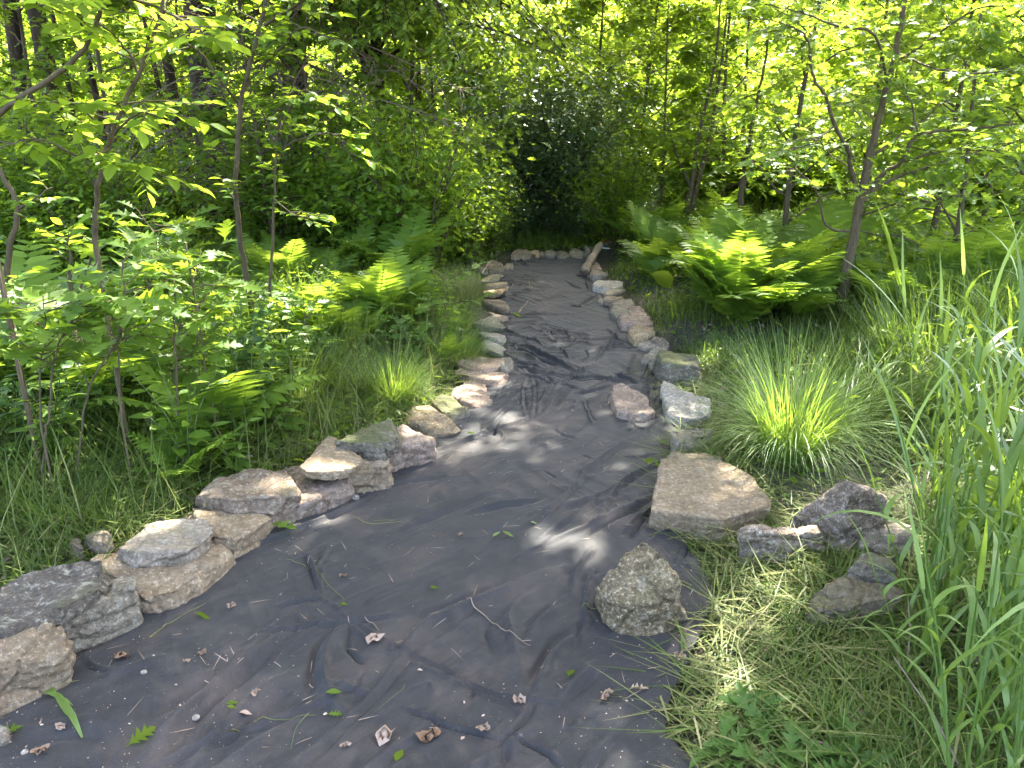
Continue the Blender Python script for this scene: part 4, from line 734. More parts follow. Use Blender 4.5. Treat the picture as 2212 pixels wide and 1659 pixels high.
rng = np.random.default_rng(123)
for k_ in range(24):
    xd = -40 + 1000 * ((k_ * .618 + .3) % 1); Y_ = 7.6 + 3.6 * ((k_ * .377) % 1)
    if 380 < xd < 560: continue
    plant('shrub', [ls2, SHP[0], ls, SHP[2]][k_ % 4], ('stems', 'foliage'), at(xd, Y_), k_ * 1.7, [1.15, .75, 1.1, .8][k_ % 4] * rng.uniform(.85, 1.2), label='leafy shrub', cat='shrub', group='understory shrubs in the left woods')
# ------------------------------------------------------------ named saplings built from their own limbs
def limb(mb, pts, r0, r1, z, n=7):
    """pts: (picture x, picture y, depth); returns world polyline"""
    w_ = smoothline([PY(x, y, d) for x, y, d in pts], 5); w_[:, :] += rng.normal(0, .003, w_.shape); tube(mb, w_ - z, np.linspace(r0, r1, len(w_)), n); return w_
def twigs(T, C, line, org, n, length, leaf, size, per, f0=.2, droop=.1, tilt=.35, flat=True, pitch=.1, tint=None):
    L_ = len(line)
    for i in range(n):
        t = f0 + (1 - f0) * (i + rng.uniform(0, .9)) / n; ii = min(L_ - 2, int(t * (L_ - 1))); p0 = line[ii]
        ax = nrm(line[ii + 1] - line[ii]); a = rng.uniform(0, 6.28); d = np.array([math.cos(a), math.sin(a), rng.normal(pitch, .25)]); d = nrm(d + ax * .5); l = length * rng.uniform(.5, 1.2)
        e = p0 + d * l - np.array([0, 0, droop * l]); tw = wob(p0, e, 6, .03); tube(T, tw - org, [.0035, .003, .0025, .002, .0015, .001], 4, cap=False)
        for j in range(per):
            g = .15 + .85 * (j + .5) / per; q = p0 + (e - p0) * g; sd = nrm(np.cross(d, [0, 0, 1])) * (1 if j % 2 else -1)
            ld_ = nrm(d * .6 + sd * (.9 if j < per - 1 else .1) + rng.normal(0, .18, 3) + np.array([0, 0, -.15]))
            place(C, leaf[0], leaf[1], (q - org)[None], ld_[None], rnorm(1, tilt), size * rng.uniform(.65, 1.15), np.clip(rng.normal(.5 if tint is None else tint, .22), 0, 1))
def named(name, label, cat, org, T, C, bark, leafm, pn=('trunk', 'crown')):
    o = empty(name, org, label=label, cat=cat)
    if T.n: link(pn[0], T.mesh(pn[0], M[bark], True), o)
    if C.n: link(pn[1], C.mesh(pn[1], M[leafm]), o)
    return o
def ZR(x, y, d): return (1209.7 + .4531 * x, .4531 * y, d)
# forked oak sapling on the right
rng = np.random.default_rng(61); org = P(1812, 712); org[2] = float(GH(org[0], org[1])); D0 = org[1]
T = MB(); C = MB()
tr = limb(T, [(1806, 760, D0), (1822, 620, D0), (1843, 520, D0), (1857, 440, D0), (1876, 350, D0), (1889, 295, D0), (1909, 217, D0), (1930, 136, D0 - .05), (1955, 0, D0 - .1), (1968, -150, D0 - .1), (1975, -330, D0)], .047, .012, org, 10)
LB = [([ZR(1425, 920, D0), ZR(1385, 800, D0 - .1), ZR(1375, 720, D0 - .2), ZR(1310, 600, D0 - .4), ZR(1265, 460, D0 - .5), ZR(1210, 370, D0 - .6), ZR(1180, 200, D0 - .7), ZR(1110, 130, D0 - .8), ZR(930, 80, D0 - .9)], .022),
      ([ZR(1390, 1105, D0), ZR(1280, 1085, D0 - .1), ZR(1240, 980, D0 - .2), ZR(1215, 900, D0 - .3), ZR(1100, 790, D0 - .4), ZR(960, 760, D0 - .5)], .012),
      ([ZR(1440, 950, D0), ZR(1540, 830, D0 - .1), ZR(1630, 770, D0 - .25), ZR(1700, 645, D0 - .3), ZR(1900, 620, D0 - .5), ZR(2100, 600, D0 - .7), ZR(2250, 600, D0 - .8)], .022),
      ([ZR(1480, 750, D0), ZR(1600, 660, D0 + .2), ZR(1700, 600, D0 + .3), ZR(1790, 520, D0 + .5), ZR(1900, 430, D0 + .6)], .016),
      ([ZR(1450, 960, D0), ZR(1550, 870, D0 + .2), ZR(1800, 780, D0 + .4), ZR(2000, 720, D0 + .6), ZR(2180, 630, D0 + .8)], .018),
      ([ZR(1640, 770, D0 - .25), ZR(1850, 715, D0 - .4), ZR(2070, 720, D0 - .6)], .009),
      ([ZR(1430, 1030, D0), ZR(1600, 970, D0 - .4), ZR(1700, 940, D0 - .6), ZR(2000, 930, D0 - .9)], .009),
      ([ZR(1700, 645, D0 - .3), ZR(1680, 500, D0 - .3), ZR(1650, 430, D0 - .3), ZR(1700, 250, D0 - .3)], .009),
      ([ZR(1560, 400, D0), ZR(1500, 170, D0 - .5), ZR(1300, 120, D0 - .7), ZR(1180, 70, D0 - .9), ZR(1000, 20, D0 - 1)], .012),
      ([ZR(1590, 300, D0), ZR(1750, 200, D0 - .3), ZR(1950, 60, D0 - .6), ZR(2100, 20, D0 - .8)], .012),
      ([ZR(1600, 250, D0), ZR(1800, 330, D0 - .7), ZR(2000, 350, D0 - 1), ZR(2200, 320, D0 - 1.2)], .010),
      ([ZR(1310, 600, D0 - .4), ZR(1200, 680, D0 - .6), ZR(1050, 730, D0 - .7)], .007), ([ZR(1385, 800, D0 - .1), ZR(1290, 740, D0 + .2), ZR(1200, 620, D0 + .4)], .008)]
LBW = [limb(T, p, r, .003, org, 6) for p, r in LB]
for i, l in enumerate(LBW): twigs(T, C, l, org, 13 if len(l) > 16 else 8, .42, OAK, .115, 7, .3 if i != 1 else .6, .05, .35)
twigs(T, C, tr, org, 26, .5, OAK, .12, 7, .45)
named('oak_sapling', 'forked oak sapling with dark curving limbs standing at the right among ferns', 'sapling', org, T, C, 'bark_light', 'leaf_oak')
# twin-stemmed tree and thinner tree behind
for lab, stems_, Yq, mt in (('slender twin-stemmed tree right of the driftwood log', [[(1478, 500), (1486, 440), (1497, 380), (1512, 280), (1545, 130), (1560, -60)], [(1484, 500), (1500, 420), (1530, 310), (1541, 250), (1560, 130), (1580, -60)], [(1541, 252), (1590, 190), (1640, 130)], [(1490, 400), (1460, 330), (1440, 250)]], 11.2, 'leaf_oak'),
                            ('thin dark tree between the twin-stemmed tree and the forked sapling', [[(1597, 500), (1603, 400), (1620, 300), (1632, 230), (1655, 120), (1670, -60)], [(1603, 410), (1640, 330), (1690, 280)], [(1612, 350), (1570, 300), (1530, 280)]], 10.4, 'leaf_fresh')):
    org = at(stems_[0][0][0], Yq); T = MB(); C = MB()
    for i, s in enumerate(stems_):
        l = limb(T, [(x, y, Yq + .15 * i * j / 3) for j, (x, y) in enumerate(s)], .055 if i < 2 and Yq > 11 else (.045 if i == 0 else .02), .008, org, 8)
        twigs(T, C, l, org, 26 if i < 2 else 12, .6, OAK, .11, 8, .28, .05, .4)
    named('slender_tree', lab, 'tree', org, T, C, 'bark_light', mt)
# understory oaks in the middle ground: more sprays of lobed leaves
OT = [tree_mesh(500 + i, 4.6, .035, .10, 1.35, 17, OAK, .125, ['leaf_oak', 'leaf_fresh'][i], 26, .05, cl=.19) for i in range(2)]
for i, (xd, Y_, s, lb_) in enumerate([(1700, 9.2, 1.0, 'young oak behind and left of the forked sapling'), (2010, 8.6, 1.0, 'young oak directly right of the forked sapling'), (2190, 7.2, .95, 'young oak at the right edge behind the reeds'), (1560, 12.2, 1.0, 'young oak between the two slender trees'), (1860, 10.6, 1.1, 'young oak behind the forked sapling'), (2120, 10.5, 1.1, 'young oak in the right-hand thicket'), (1380, 13.8, 1.1, 'young oak right of the dark fanned shrub'), (1980, 12.6, 1.1, 'young oak deep in the right-hand thicket'), (265, 9.6, 1.0, 'young oak left of the thick trunk'), (590, 9.2, .9, 'young oak between the thick trunk and the dark rough trunk'), (690, 9.8, 1.0, 'young oak in front of the dark rough trunk'), (120, 10.2, 1.0, 'young oak in front of the two left trunks'), (900, 11.2, 1.1, 'young oak behind the bushes at centre left'), (1420, 12.0, .8, 'young oak just right of the dark fanned shrub base'), (2060, 7.0, .75, 'small young oak over the flattened sedge')]):
    plant('young_oak', OT[i % 2], ('trunk', 'crown'), at(xd, Y_), i * 1.1, s, label=lb_, cat='tree')
# overhanging oak boughs left of centre, on a tree of their own
rng = np.random.default_rng(72); org = at(820, 12.0); T = MB(); C = MB()
kk = np.linspace(0, 1, 12); tr = org + np.stack([.1 * np.sin(kk * 4), .1 * np.sin(kk * 3), kk * 6.5 - .1], -1); tube(T, tr - org, .09 * (1 - .7 * kk), 10)
for i in range(60):
    z0 = rng.uniform(2.0, 5.6); s0 = np.array([org[0], org[1], z0]); xe = rng.uniform(640, 1270); ye = rng.uniform(-120, 300) ; 
    if xe < 1000 and ye > 90: ye -= 200
    if xe > 1080: ye = min(ye, 130)
    de = rng.uniform(7.8, 11.6); e = PY(xe, ye, de); md = (s0 + e) / 2 + np.array([0, 0, .45]); l = smoothline([s0, md, e], 9); tube(T, l - org, np.linspace(.03, .004, len(l)), 6, cap=False)
    twigs(T, C, l, org, 17, .6, OAK, .12, 9, .35, .35, .4, pitch=-.15)
named('oak_tree', 'oak with long drooping boughs spreading over the left of the path', 'tree', org, T, C, 'bark', 'leaf_oak')
# dead twiggy lower branches of the dark conifer
rng = np.random.default_rng(73); org = np.array([-3.0, 10.9, 1.0]); T = MB(); C = MB()
for i in range(90):
    s0 = np.array([-3.1, 10.6, rng.uniform(1.2, 4.0)]); e = s0 + np.array([rng.uniform(-1.6, 2.9), rng.uniform(-2.0, .5), rng.uniform(-1.2, .1)]); l = smoothline([s0, (s0 + e) / 2 + np.array([0, 0, .12]), e], 6); tube(T, l - org, np.linspace(.016, .003, len(l)), 5, cap=False)
    for j in range(26):
        t = rng.integers(2, len(l)); q = l[t]; e2 = q + np.array([rng.normal(0, .16), rng.normal(0, .14), -abs(rng.normal(.12, .14))]) ; tube(T, wob(q, e2, 4, .08) - org, [.006, .005, .004, .002], 3, cap=False)
    pos = l[rng.integers(4, len(l), 22)] + rng.normal(0, .14, (22, 3)) - org; scatter_leaves(C, pos, .05, SML, .7)
named('dead_branches', 'tangle of bare brown twigs hanging in the shade left of centre', 'dead branches', org, T, C, 'dead', 'leaf_dark', ('branches', 'sprigs'))
# ------------------------------------------------------------ thin saplings and stems at the left
def ZA(x, y): return (x * .3125, y * .3125)
def ZB(x, y): return (x * .3125, 432 + y * .3125)
def sap(label, pts, Yb, r0, r1, leafs, mat='leaf_fresh', leaf=OV, size=.075, length=.3, per=7, f0=0., seed=1, dlean=0.0, name='sapling', cat='sapling', bark='bark_light', side=()):
    global rng; rng = np.random.default_rng(seed); n = len(pts)
    pp = [(x, y, Yb + dlean * i / (n - 1)) for i, (x, y) in enumerate(pts)]
    b = PY(*pp[0]); org = np.array([b[0], b[1], float(GH(b[0], b[1])) - .02])
    T = MB(); C = MB()
    if b[2] > org[2] + .03: 
        w0 = np.array([org, PY(*pp[0])]); tube(T, w0 - org, r0, 7)
    l = limb(T, pp, r0, r1, org)
    if leafs: twigs(T, C, l, org, leafs, length, leaf, size, per, f0)
    for s, nl in side:
        l2 = limb(T, [(x, y, Yb + dlean * .5 + o_) for x, y, o_ in s], r0 * .5, .002, org, 5)
        if nl: twigs(T, C, l2, org, nl, length * .8, leaf, size, per, .2)
    return named(name, label, cat, org, T, C, bark, mat, ('stem', 'leaves'))
sap('tall thin sapling with a straight grey stem in front of the thick trunk', [(548, 740), (545, 690), (530, 580), (515, 480), (510, 380), (520, 230), (545, 120), (575, 0), (585, -120)], 5.6, .022, .010, 20, length=.45, size=.085, per=8, f0=.42, seed=3, dlean=-1.0,
    side=[([(520, 230, 0), (480, 180, -.2), (430, 110, -.3), (330, 60, -.5)], 7), ([(530, 180, 0), (600, 110, -.2), (650, 60, -.4), (720, 90, -.5)], 7), ([(545, 120, 0), (470, 50, -.2), (390, 20, -.4)], 6), ([(560, 60, 0), (640, 10, -.2), (700, -20, -.4)], 6)])
sap('slender pale sapling just right of the straight grey one', [(578, 740), (582, 640), (588, 540), (592, 440), (596, 330), (610, 240), (640, 170), (665, 120)], 5.4, .012, .004, 10, length=.35, size=.08, per=8, f0=.45, seed=4, dlean=-.3,
    side=[([(596, 300, 0), (650, 200, -.2), (700, 220, -.3)], 6), ([(594, 320, 0), (570, 250, 0), (540, 210, 0)], 4), ([(590, 430, 0), (650, 470, -.1), (700, 460, -.2)], 5), ([(596, 330, 0), (650, 300, -.2), (720, 290, -.3), (760, 340, -.3)], 7)])
sap('leaning sapling holding glowing yellow-green leaves at upper left', [(205, 520), (207, 450), (220, 370), (235, 310), (262, 240), (300, 160), (325, 90), (352, 18), (370, -60)], 3.5, .012, .006, 7, length=.3, size=.085, per=8, f0=.5, seed=6, dlean=-.3, mat='leaf_yellow',
    side=[([(240, 300, 0), (290, 250, -.1), (350, 240, -.2)], 6), ([(240, 300, 0), (170, 230, -.1), (60, 215, -.2)], 7), ([(235, 320, 0), (180, 340, -.2), (80, 300, -.3), (0, 320, -.4)], 8), ([(225, 360, 0), (290, 360, -.2), (350, 380, -.3)], 6), ([(300, 160, 0), (260, 90, -.1), (200, 40, -.2)], 5), ([(350, 20, 0), (420, 60, -.2), (470, 90, -.3)], 7), ([(352, 18, 0), (250, -10, -.2), (130, 10, -.4), (30, 20, -.5)], 9)])
sap('bare brown bough slanting up from the left edge', [(-60, 300), (0, 245), (60, 200), (140, 150), (190, 90), (215, 30), (230, -40)], 3.2, .012, .008, 0, seed=7, name='bough', cat='branch')
sap('crooked brown stem at the far left edge', [(12, 640), (15, 600), (25, 520), (40, 450), (15, 400), (0, 370), (-20, 330)], 4.2, .018, .010, 4, seed=8, length=.3, side=[([(40, 450, 0), (75, 430, 0), (110, 405, 0)], 3)])
sap('thin curved grey stem rising left of the oak seedling', [ZB(290, 2250), ZB(310, 1650), ZB(340, 1500), ZB(370, 1150), ZB(450, 900), ZB(620, 620)], 3.0, .005, .003, 5, leaf=OAK, mat='leaf_oak', size=.11, length=.25, per=6, f0=.6, seed=9)
sap('forked thin stem under the broad oak leaves', [ZB(500, 2200), ZB(560, 1650), ZB(620, 1300), ZB(790, 1000), ZB(850, 900), ZB(870, 560)], 3.1, .005, .003, 8, leaf=OAK, mat='leaf_oak', size=.13, length=.25, per=6, f0=.5, seed=10, side=[([ZB(620, 1300) + (0,), ZB(560, 1180) + (0,), ZB(485, 1060) + (0,)], 0)])
sap('long thin stem curving down toward the brown triangular slab', [ZB(1600, 2000), ZB(1530, 1650), ZB(1480, 1500), ZB(1420, 1150), ZB(1360, 750), ZB(1280, 300)], 3.4, .006, .003, 7, leaf=OAK, mat='leaf_oak', size=.12, length=.25, per=6, f0=.55, seed=11)
sap('straight thin stem between the two curved thin stems', [ZB(1240, 2100), ZB(1240, 1650), ZB(1215, 1100), ZB(1200, 820), ZB(1210, 600)], 3.3, .005, .003, 5, leaf=OAK, mat='leaf_oak', size=.12, length=.25, per=6, f0=.6, seed=12)
sap('dark forked stem with pale leaves on top at left', [ZB(550, 900), ZB(550, 640), ZB(590, 500), ZB(620, 430), ZB(640, 200), ZB(600, 80)], 4.2, .008, .004, 6, leaf=OV, mat='leaf_fresh', size=.08, length=.25, per=7, f0=.6, seed=13)
sap('bent brown stem with pale leaves beside the dark forked stem', [ZB(500, 800), ZB(490, 600), ZB(480, 480), ZB(490, 400), ZB(465, 320), ZB(480, 230)], 4.0, .012, .006, 6, leaf=OV, mat='leaf_fresh', size=.08, length=.3, per=7, f0=.5, seed=14)
for i, (lab, x, y, Yb, top, s) in enumerate([('oak seedling with broad lobed leaves in the left foreground, biggest there', 260, 760, 3.1, 560, .15), ('oak seedling with leaves held high right of the forked dark stem', 330, 620, 3.8, 470, .14), ('oak seedling left of the tall straight sapling', 430, 700, 3.6, 560, .13), ('low oak seedling in the left foreground near the picture edge', 90, 800, 3.0, 640, .14),
      ('young oak sprout with yellow leaves beside the ferns at centre left', 930, 780, 5.4, 660, .12), ('oak sprout over the sunlit litter at left', 380, 820, 3.6, 690, .12), ('oak sprout leaning toward the tall straight sapling from the right', 960, 700, 5.8, 600, .11), ('oak sprout in the middle of the left ferns', 650, 760, 5.0, 640, .11)]):
    sap(lab, [(x, y + 130), (x - 4, y), (x + 8, (y + top) / 2), (x + 3, top)], Yb, .0045, .002, 13, leaf=OAK, mat='leaf_oak', size=s, length=.26, per=6, f0=.35, seed=30 + i, name='oak_seedling', cat='seedling')
# thin dark trunks deeper in the left woods
for i, (xd, Y_, r_, lb_) in enumerate([(182, 15.5, .06, 'narrow dark trunk right of the leaning trunk'), (376, 15.0, .05, 'narrow dark trunk left of the thick trunk, against the light'), (255, 14.5, .07, 'broken dark trunk low in the left woods'), (470, 13.2, .05, 'slim trunk pressed beside the thick trunk'), (330, 17, .05, 'slimmest trunk in the gap of the left woods'), (40, 17, .08, 'trunk standing deep behind the leftmost trunks')]):
    rng = np.random.default_rng(90 + i); T = MB(); C = MB(); k_ = np.linspace(0, 1, 12); h_ = 6.5; tr = np.stack([.12 * np.sin(k_ * 5 + i), .1 * np.sin(k_ * 4), k_ * h_ - .1], -1); tube(T, tr, r_ * (1 - .5 * k_), 8)
    for j in range(14):
        z_ = rng.uniform(.5, 6); a = rng.uniform(0, 6.28); p0 = np.array([0, 0, z_]); e = p0 + np.array([math.cos(a) * .9, math.sin(a) * .9, rng.uniform(-.2, .5)]); tube(T, wob(p0, e, 6, .05), np.linspace(.012, .003, 6), 4, cap=False)
        pos = p0 + (e - p0) * rng.uniform(.3, 1.1, (70, 1)) + rng.normal(0, .17, (70, 3)); scatter_leaves(C, pos, .08, SML, .6)
    named('slim_tree', lb_, 'tree', at(xd, Y_), T, C, 'bark', 'leaf_fresh')
# ------------------------------------------------------------ ferns
def fern_mesh(seed, nf, L0, n=15):
    global rng; rng = np.random.default_rng(seed); C = MB()
    for i in range(nf):
        a = i * 2.4 + rng.uniform(-.3, .3); L_ = L0 * rng.uniform(.7, 1.1); lean0 = rng.uniform(.15, .5); cur = rng.uniform(.6, 1.2)
        t = np.linspace(0, 1, 16); th = lean0 + cur * t; h = np.array([math.cos(a), math.sin(a), 0]); s = np.array([-math.sin(a), math.cos(a), 0.])
        st = (h * np.sin(th)[:, None] + np.array([0, 0, 1.]) * np.cos(th)[:, None]) * L_ / 15; p = np.cumsum(np.vstack([np.zeros(3), st[:-1]]), 0)
        tint = np.clip(rng.normal(.5, .2), 0, 1); tube(C, p, np.linspace(.003, .001, 16), 3, .8, cap=False)
        u = np.linspace(.2, 1.0, n); q = np.stack([np.interp(u, t, p[:, j]) for j in range(3)], -1); tg = nrm(np.stack([np.interp(u, t, st[:, j]) for j in range(3)], -1))
        nn = np.cross(s, tg); nn = nn * np.sign(nn[:, 2:3] + 1e-6)
        ln = L_ * .30 * np.sin(np.clip((1 - u) * 1.0 + .12, 0, 1) * math.pi * .62) ** .8 * (1 - .35 * (u < .3))
        for sg in (1, -1):
            D = nrm(tg * .45 + s * sg + rng.normal(0, .06, (n, 3))); place(C, PIN[0], PIN[1], q, D, nn + rng.normal(0, .12, (n, 3)), ln, np.clip(tint + rng.normal(0, .1, n), 0, 1))
    return C.mesh('fronds', M['fern'])
FP = [fern_mesh(600 + i, [7, 9, 6, 10][i], [.62, .75, .5, .85][i], [13, 15, 12, 17][i]) for i in range(4)]
def clear(x, y, m=.33): return (x < xL(y) - m) | (x > xR(y) + m) | (y > YEND + .4)
def put_fern(x, y, s, kd, lab, grp, rz):
    o = link('fern', FP[kd], label=lab, cat='fern', group=grp); o.location = (float(x), float(y), float(GH(x, y)) - .01); o.scale = (s, s, s); o.rotation_euler = (0, 0, rz); return o
rng = np.random.default_rng(44)
# right-hand fern bed
k = 0
for i in range(900):
    xd = rng.uniform(1380, 2260); yd = rng.uniform(520, 735); p = P(xd, yd)
    if not clear(p[0], p[1], .6) or p[1] > 12: continue
    if xd < 1570 and yd > 625: continue
    if 1730 < xd < 1880 and yd > 668: continue
    put_fern(p[0], p[1], rng.uniform(.75, 1.15), int(rng.integers(0, 4)), 'green fern in the bed around the forked oak sapling', 'ferns in the bed right of the path', rng.uniform(0, 6)); k += 1
    if k > 140: break
k = 0
rnl = np.random.default_rng(45)
for i in range(900):
    xd = rnl.uniform(-80, 1060); yd = rnl.uniform(520, 880); p = P(xd, yd)
    if not clear(p[0], p[1], .8): continue
    if xd > 520 and yd > 790: continue
    put_fern(p[0], p[1], rnl.uniform(.45, .85), int(rnl.integers(0, 4)), 'green fern in the undergrowth left of the path', 'ferns in the undergrowth left of the path', rnl.uniform(0, 6)); k += 1
    if k > 120: break
for xd, yd, s, kd, rz, lab in [(470, 1010, .9, 1, 4.6, 'bright low fern rising behind the long tan slab'), (400, 1080, .6, 0, 3.9, 'small bright fern sprout beside the rounded pinkish-grey stone'), (960, 800, .55, 2, .3, 'small fern sprig behind the orange flat stone'), (60, 900, 1.1, 3, 1.0, 'large dark fern in the left foreground shade'), (230, 930, 1.0, 3, 2.2, 'dark fern hanging over the grass at left, next to the largest one'),
        (2260, 1330, .8, 3, 2.9, 'bright yellow-green fern at the right edge'), (2130, 700, .9, 3, 1.1, 'tall fern standing above the reeds at right'), (870, 640, 1.0, 3, .4, 'broad dark fern left of the far stones'), (700, 560, 1.1, 3, 5.4, 'tall upright fern right of the thin saplings')]:
    p = P(xd, yd); put_fern(p[0], p[1], s, kd, lab, None, rz)
# ------------------------------------------------------------ grass, straw and ground cover (nobody could count them)
def gpos(x, y, dz=-.005): return np.stack([x, y, GH(x, y) + dz], -1)
rng = np.random.default_rng(46); G = MB()
n = 420000; y = 1.0 + 14.5 * rng.uniform(0, 1, n) ** 1.15; x = rng.uniform(-1, 1, n) * (y * .75 + 2.0)
ok = clear(x, y, .20); x, y = x[ok], y[ok]
dl = np.where(x < xL(y), xL(y) - x, np.where(x > xR(y), x - xR(y), 2.0)); right = x > 0
dens = fbm(np.stack([x * 1.3, y * 1.3, 0 * x], -1), 3, 90)
keep = rng.uniform(-.9, .9, len(x)) < dens + np.where(y < 3.6, -.32, .1); x, y, dl, right, dens = [q[keep] for q in (x, y, dl, right, dens)]
tall = ss(.6, 1.5, dl) * np.where(right, np.where(y < 3.2, .25, np.where((x < 2.6), .35, 1.)), 1.)
Lg = (.035 + .06 * ss(.25, .5, dl) + .07 * rng.uniform(0, 1, len(x)) + tall * rng.uniform(.05, .34, len(x))) * (1 + .2 * dens)
blades(G, gpos(x, y), rng.uniform(0, 6.28, len(x)), Lg, .0035 + .003 * rng.uniform(0, 1, len(x)) + .0012 * y * .5, rng.uniform(.05, .7, len(x)), rng.uniform(.2, 1.5, len(x)), 3)
link('grass', G.mesh('grass', M['grass']), label='green grass growing over the ground on both sides of the path', cat='grass', kind='stuff')
print('grass blades', len(x))
S_ = MB(); n = 30000
y = 1.1 + 4.2 * rng.uniform(0, 1, n); x = np.where(rng.uniform(0, 1, n) < .6, xR(y) + rng.uniform(-.02, 1.6, n), xL(y) - .25 - rng.uniform(0, 1.8, n) ** 1)
ok = clear(x, y, -.01) & ~((x > xR(y) + .35) & (y > 3.0) & (rng.uniform(0, 1, n) < .8)); x, y = x[ok], y[ok]
hz = np.abs(rng.normal(0, .035, len(x)))
blades(S_, gpos(x, y, 0.0) + np.stack([0 * x, 0 * x, hz], -1), rng.uniform(0, 6.28, len(x)), rng.uniform(.08, .36, len(x)), rng.uniform(.002, .0085, len(x)) , rng.uniform(1.15, 1.65, len(x)), rng.uniform(-.15, .6, len(x)), 4, tint=np.clip(rng.beta(.9, 1.3, len(x)), 0, 1))
n = 4500; y = 1.6 + 3.6 * rng.uniform(0, 1, n); x = xL(y) - .3 - rng.uniform(0, 2.6, n)
blades(S_, gpos(x, y), rng.uniform(0, 6.28, n), rng.uniform(.2, .6, n), rng.uniform(.002, .006, n), rng.uniform(.1, 1.2, n), rng.uniform(-.1, 1.0, n), 4, tint=np.clip(rng.beta(.8, 1.8, n), 0, 1))
link('cut_grass', S_.mesh('cut_grass', M['straw']), label='cut grass and straw lying on the ground beside the stones', cat='cut grass', kind='stuff')
H_ = MB(); n = 110000
y = 1.2 + 15 * rng.uniform(0, 1, n) ** .9; x = rng.uniform(-1, 1, n) * (y * .75 + 2.0); ok = clear(x, y, .3); x, y = x[ok], y[ok]
dn = fbm(np.stack([x * .9, y * .9, 0 * x], -1), 3, 95); rt = (x > xR(y)) & (y < 8) & (x < xR(y) + 1.2)
keep = (rng.uniform(-.5, .7, len(x)) < dn) & ~(rt & (rng.uniform(0, 1, len(x)) < .85)); x, y = x[keep], y[keep]
dd = np.where(x < xL(y), xL(y) - x, x - xR(y)); hg = rng.uniform(0.01, 1, len(x)) ** 1.2 * (.08 + .30 * ss(.4, 1.6, dd)) * ss(2.0, 5, y)
pos = gpos(x, y, 0) + np.stack([0 * x, 0 * x, hg + .02], -1); scatter_leaves(H_, pos, .055, SML, .5)
link('ground_cover', H_.mesh('ground_cover', M['leaf_fresh']), label='low leafy weeds covering the ground under the trees', cat='ground cover', kind='stuff')
LT = MB(); n = 9000; y = 1.4 + 10 * rng.uniform(0, 1, n) ** 1.2; x = rng.uniform(-1, 1, n) * (y * .75 + 2.0); ok = clear(x, y, .12); x, y = x[ok], y[ok]
dn = fbm(np.stack([x * 1.6, y * 1.6, 0 * x + 9], -1), 3, 97); ok = rng.uniform(-.2, .8, len(x)) < dn + .15 * (x < 0); x, y = x[ok], y[ok]
tv = OV[0].copy(); tv[:, 2] += .5 * np.abs(tv[:, 1]); scatter_leaves(LT, gpos(x, y, .012), .065, (tv, OV[1]), .5, 0.)
link('leaf_litter', LT.mesh('leaf_litter', M['dry']), label='brown dead leaves lying on the soil under the plants', cat='leaf litter', kind='stuff')
# ------------------------------------------------------------ sedge tussocks
def tussock(label, xd, yd, n, Lm, w_, mat='sedge', bias=None, rad=.07, name='sedge_tussock', seed=1, lean=(.05, .9), cur=(.8, 2.2)):
    global rng; rng = np.random.default_rng(seed); p = P(xd, yd); x, y = float(p[0]), float(p[1]); o = np.array([x, y, float(GH(x, y))]); B = MB()
    a = rng.uniform(0, 6.28, n); r_ = rad * np.sqrt(rng.uniform(0, 1, n)); b = np.stack([np.cos(a) * r_, np.sin(a) * r_, 0 * a - .01], -1)
    az = a + rng.normal(0, .5, n)
    if bias is not None: az = np.where(rng.uniform(0, 1, n) < bias[1], bias[0] + rng.normal(0, .45, n), az)
    blades(B, b, az, Lm * rng.uniform(.55, 1.1, n), w_ * rng.uniform(.7, 1.2, n), rng.uniform(lean[0], lean[1], n) ** 1.0, rng.uniform(cur[0], cur[1], n), 7)
    ob = link(name, B.mesh(name, M[mat]), label=label, cat='grass tussock'); ob.location = o; return ob
tussock('big arching sedge tussock drooping over the right stones', 1700, 1005, 1000, .74, .0058, rad=.12, seed=5, lean=(.0, .26), cur=(.35, 2.5))
tussock('flattened sedge tussock swept to the right behind the arching one', 1870, 930, 650, .85, .005, 'grass', rad=.16, bias=(.1, .85), seed=6, lean=(.4, .9), cur=(.5, 1.3))
tussock('fine grey-green grass tussock behind the tilted angular slab', 850, 885, 900, .36, .003, rad=.10, seed=7, lean=(.05, .9), cur=(.2, 1.0))
tussock('dark green fine tussock left of the grey-green one', 770, 880, 800, .34, .003, 'grass', rad=.12, seed=8, bias=(3.3, .4), lean=(.2, 1.1), cur=(.3, 1.2))
tussock('wispy grass tussock beside the smooth whitish-grey stone', 985, 790, 700, .42, .003, rad=.13, seed=9, bias=(.2, .3), lean=(.2, 1.1), cur=(.3, 1.3))
tussock('wispy grass tussock beside the rounded dark grey stone', 975, 725, 700, .45, .003, rad=.14, seed=10, bias=(3.1, .4), lean=(.2, 1.1), cur=(.3, 1.3))
tussock('pale dry tussock along the layered tan stones', 1000, 670, 600, .42, .0035, 'straw', rad=.16, seed=11, lean=(.05, .6), cur=(.1, .9))
tussock('loose grass clump above the lichen slab at left', 150, 1150, 420, .4, .005, 'grass', rad=.22, seed=12, lean=(.3, 1.2), cur=(.3, 1.4))
tussock('loose grass clump behind the brown triangular slab', 560, 960, 420, .4, .005, 'grass', rad=.25, seed=13, lean=(.3, 1.2), cur=(.3, 1.4))
tussock('tall loose grass clump in the left foreground shade', 330, 1020, 500, .55, .005, 'grass', rad=.3, seed=14, lean=(.3, 1.2), cur=(.3, 1.6))
tussock('tall grass clump at the left edge behind the lichen slab', 20, 1080, 500, .5, .005, 'grass', rad=.3, seed=15, lean=(.2, 1.1), cur=(.3, 1.6))
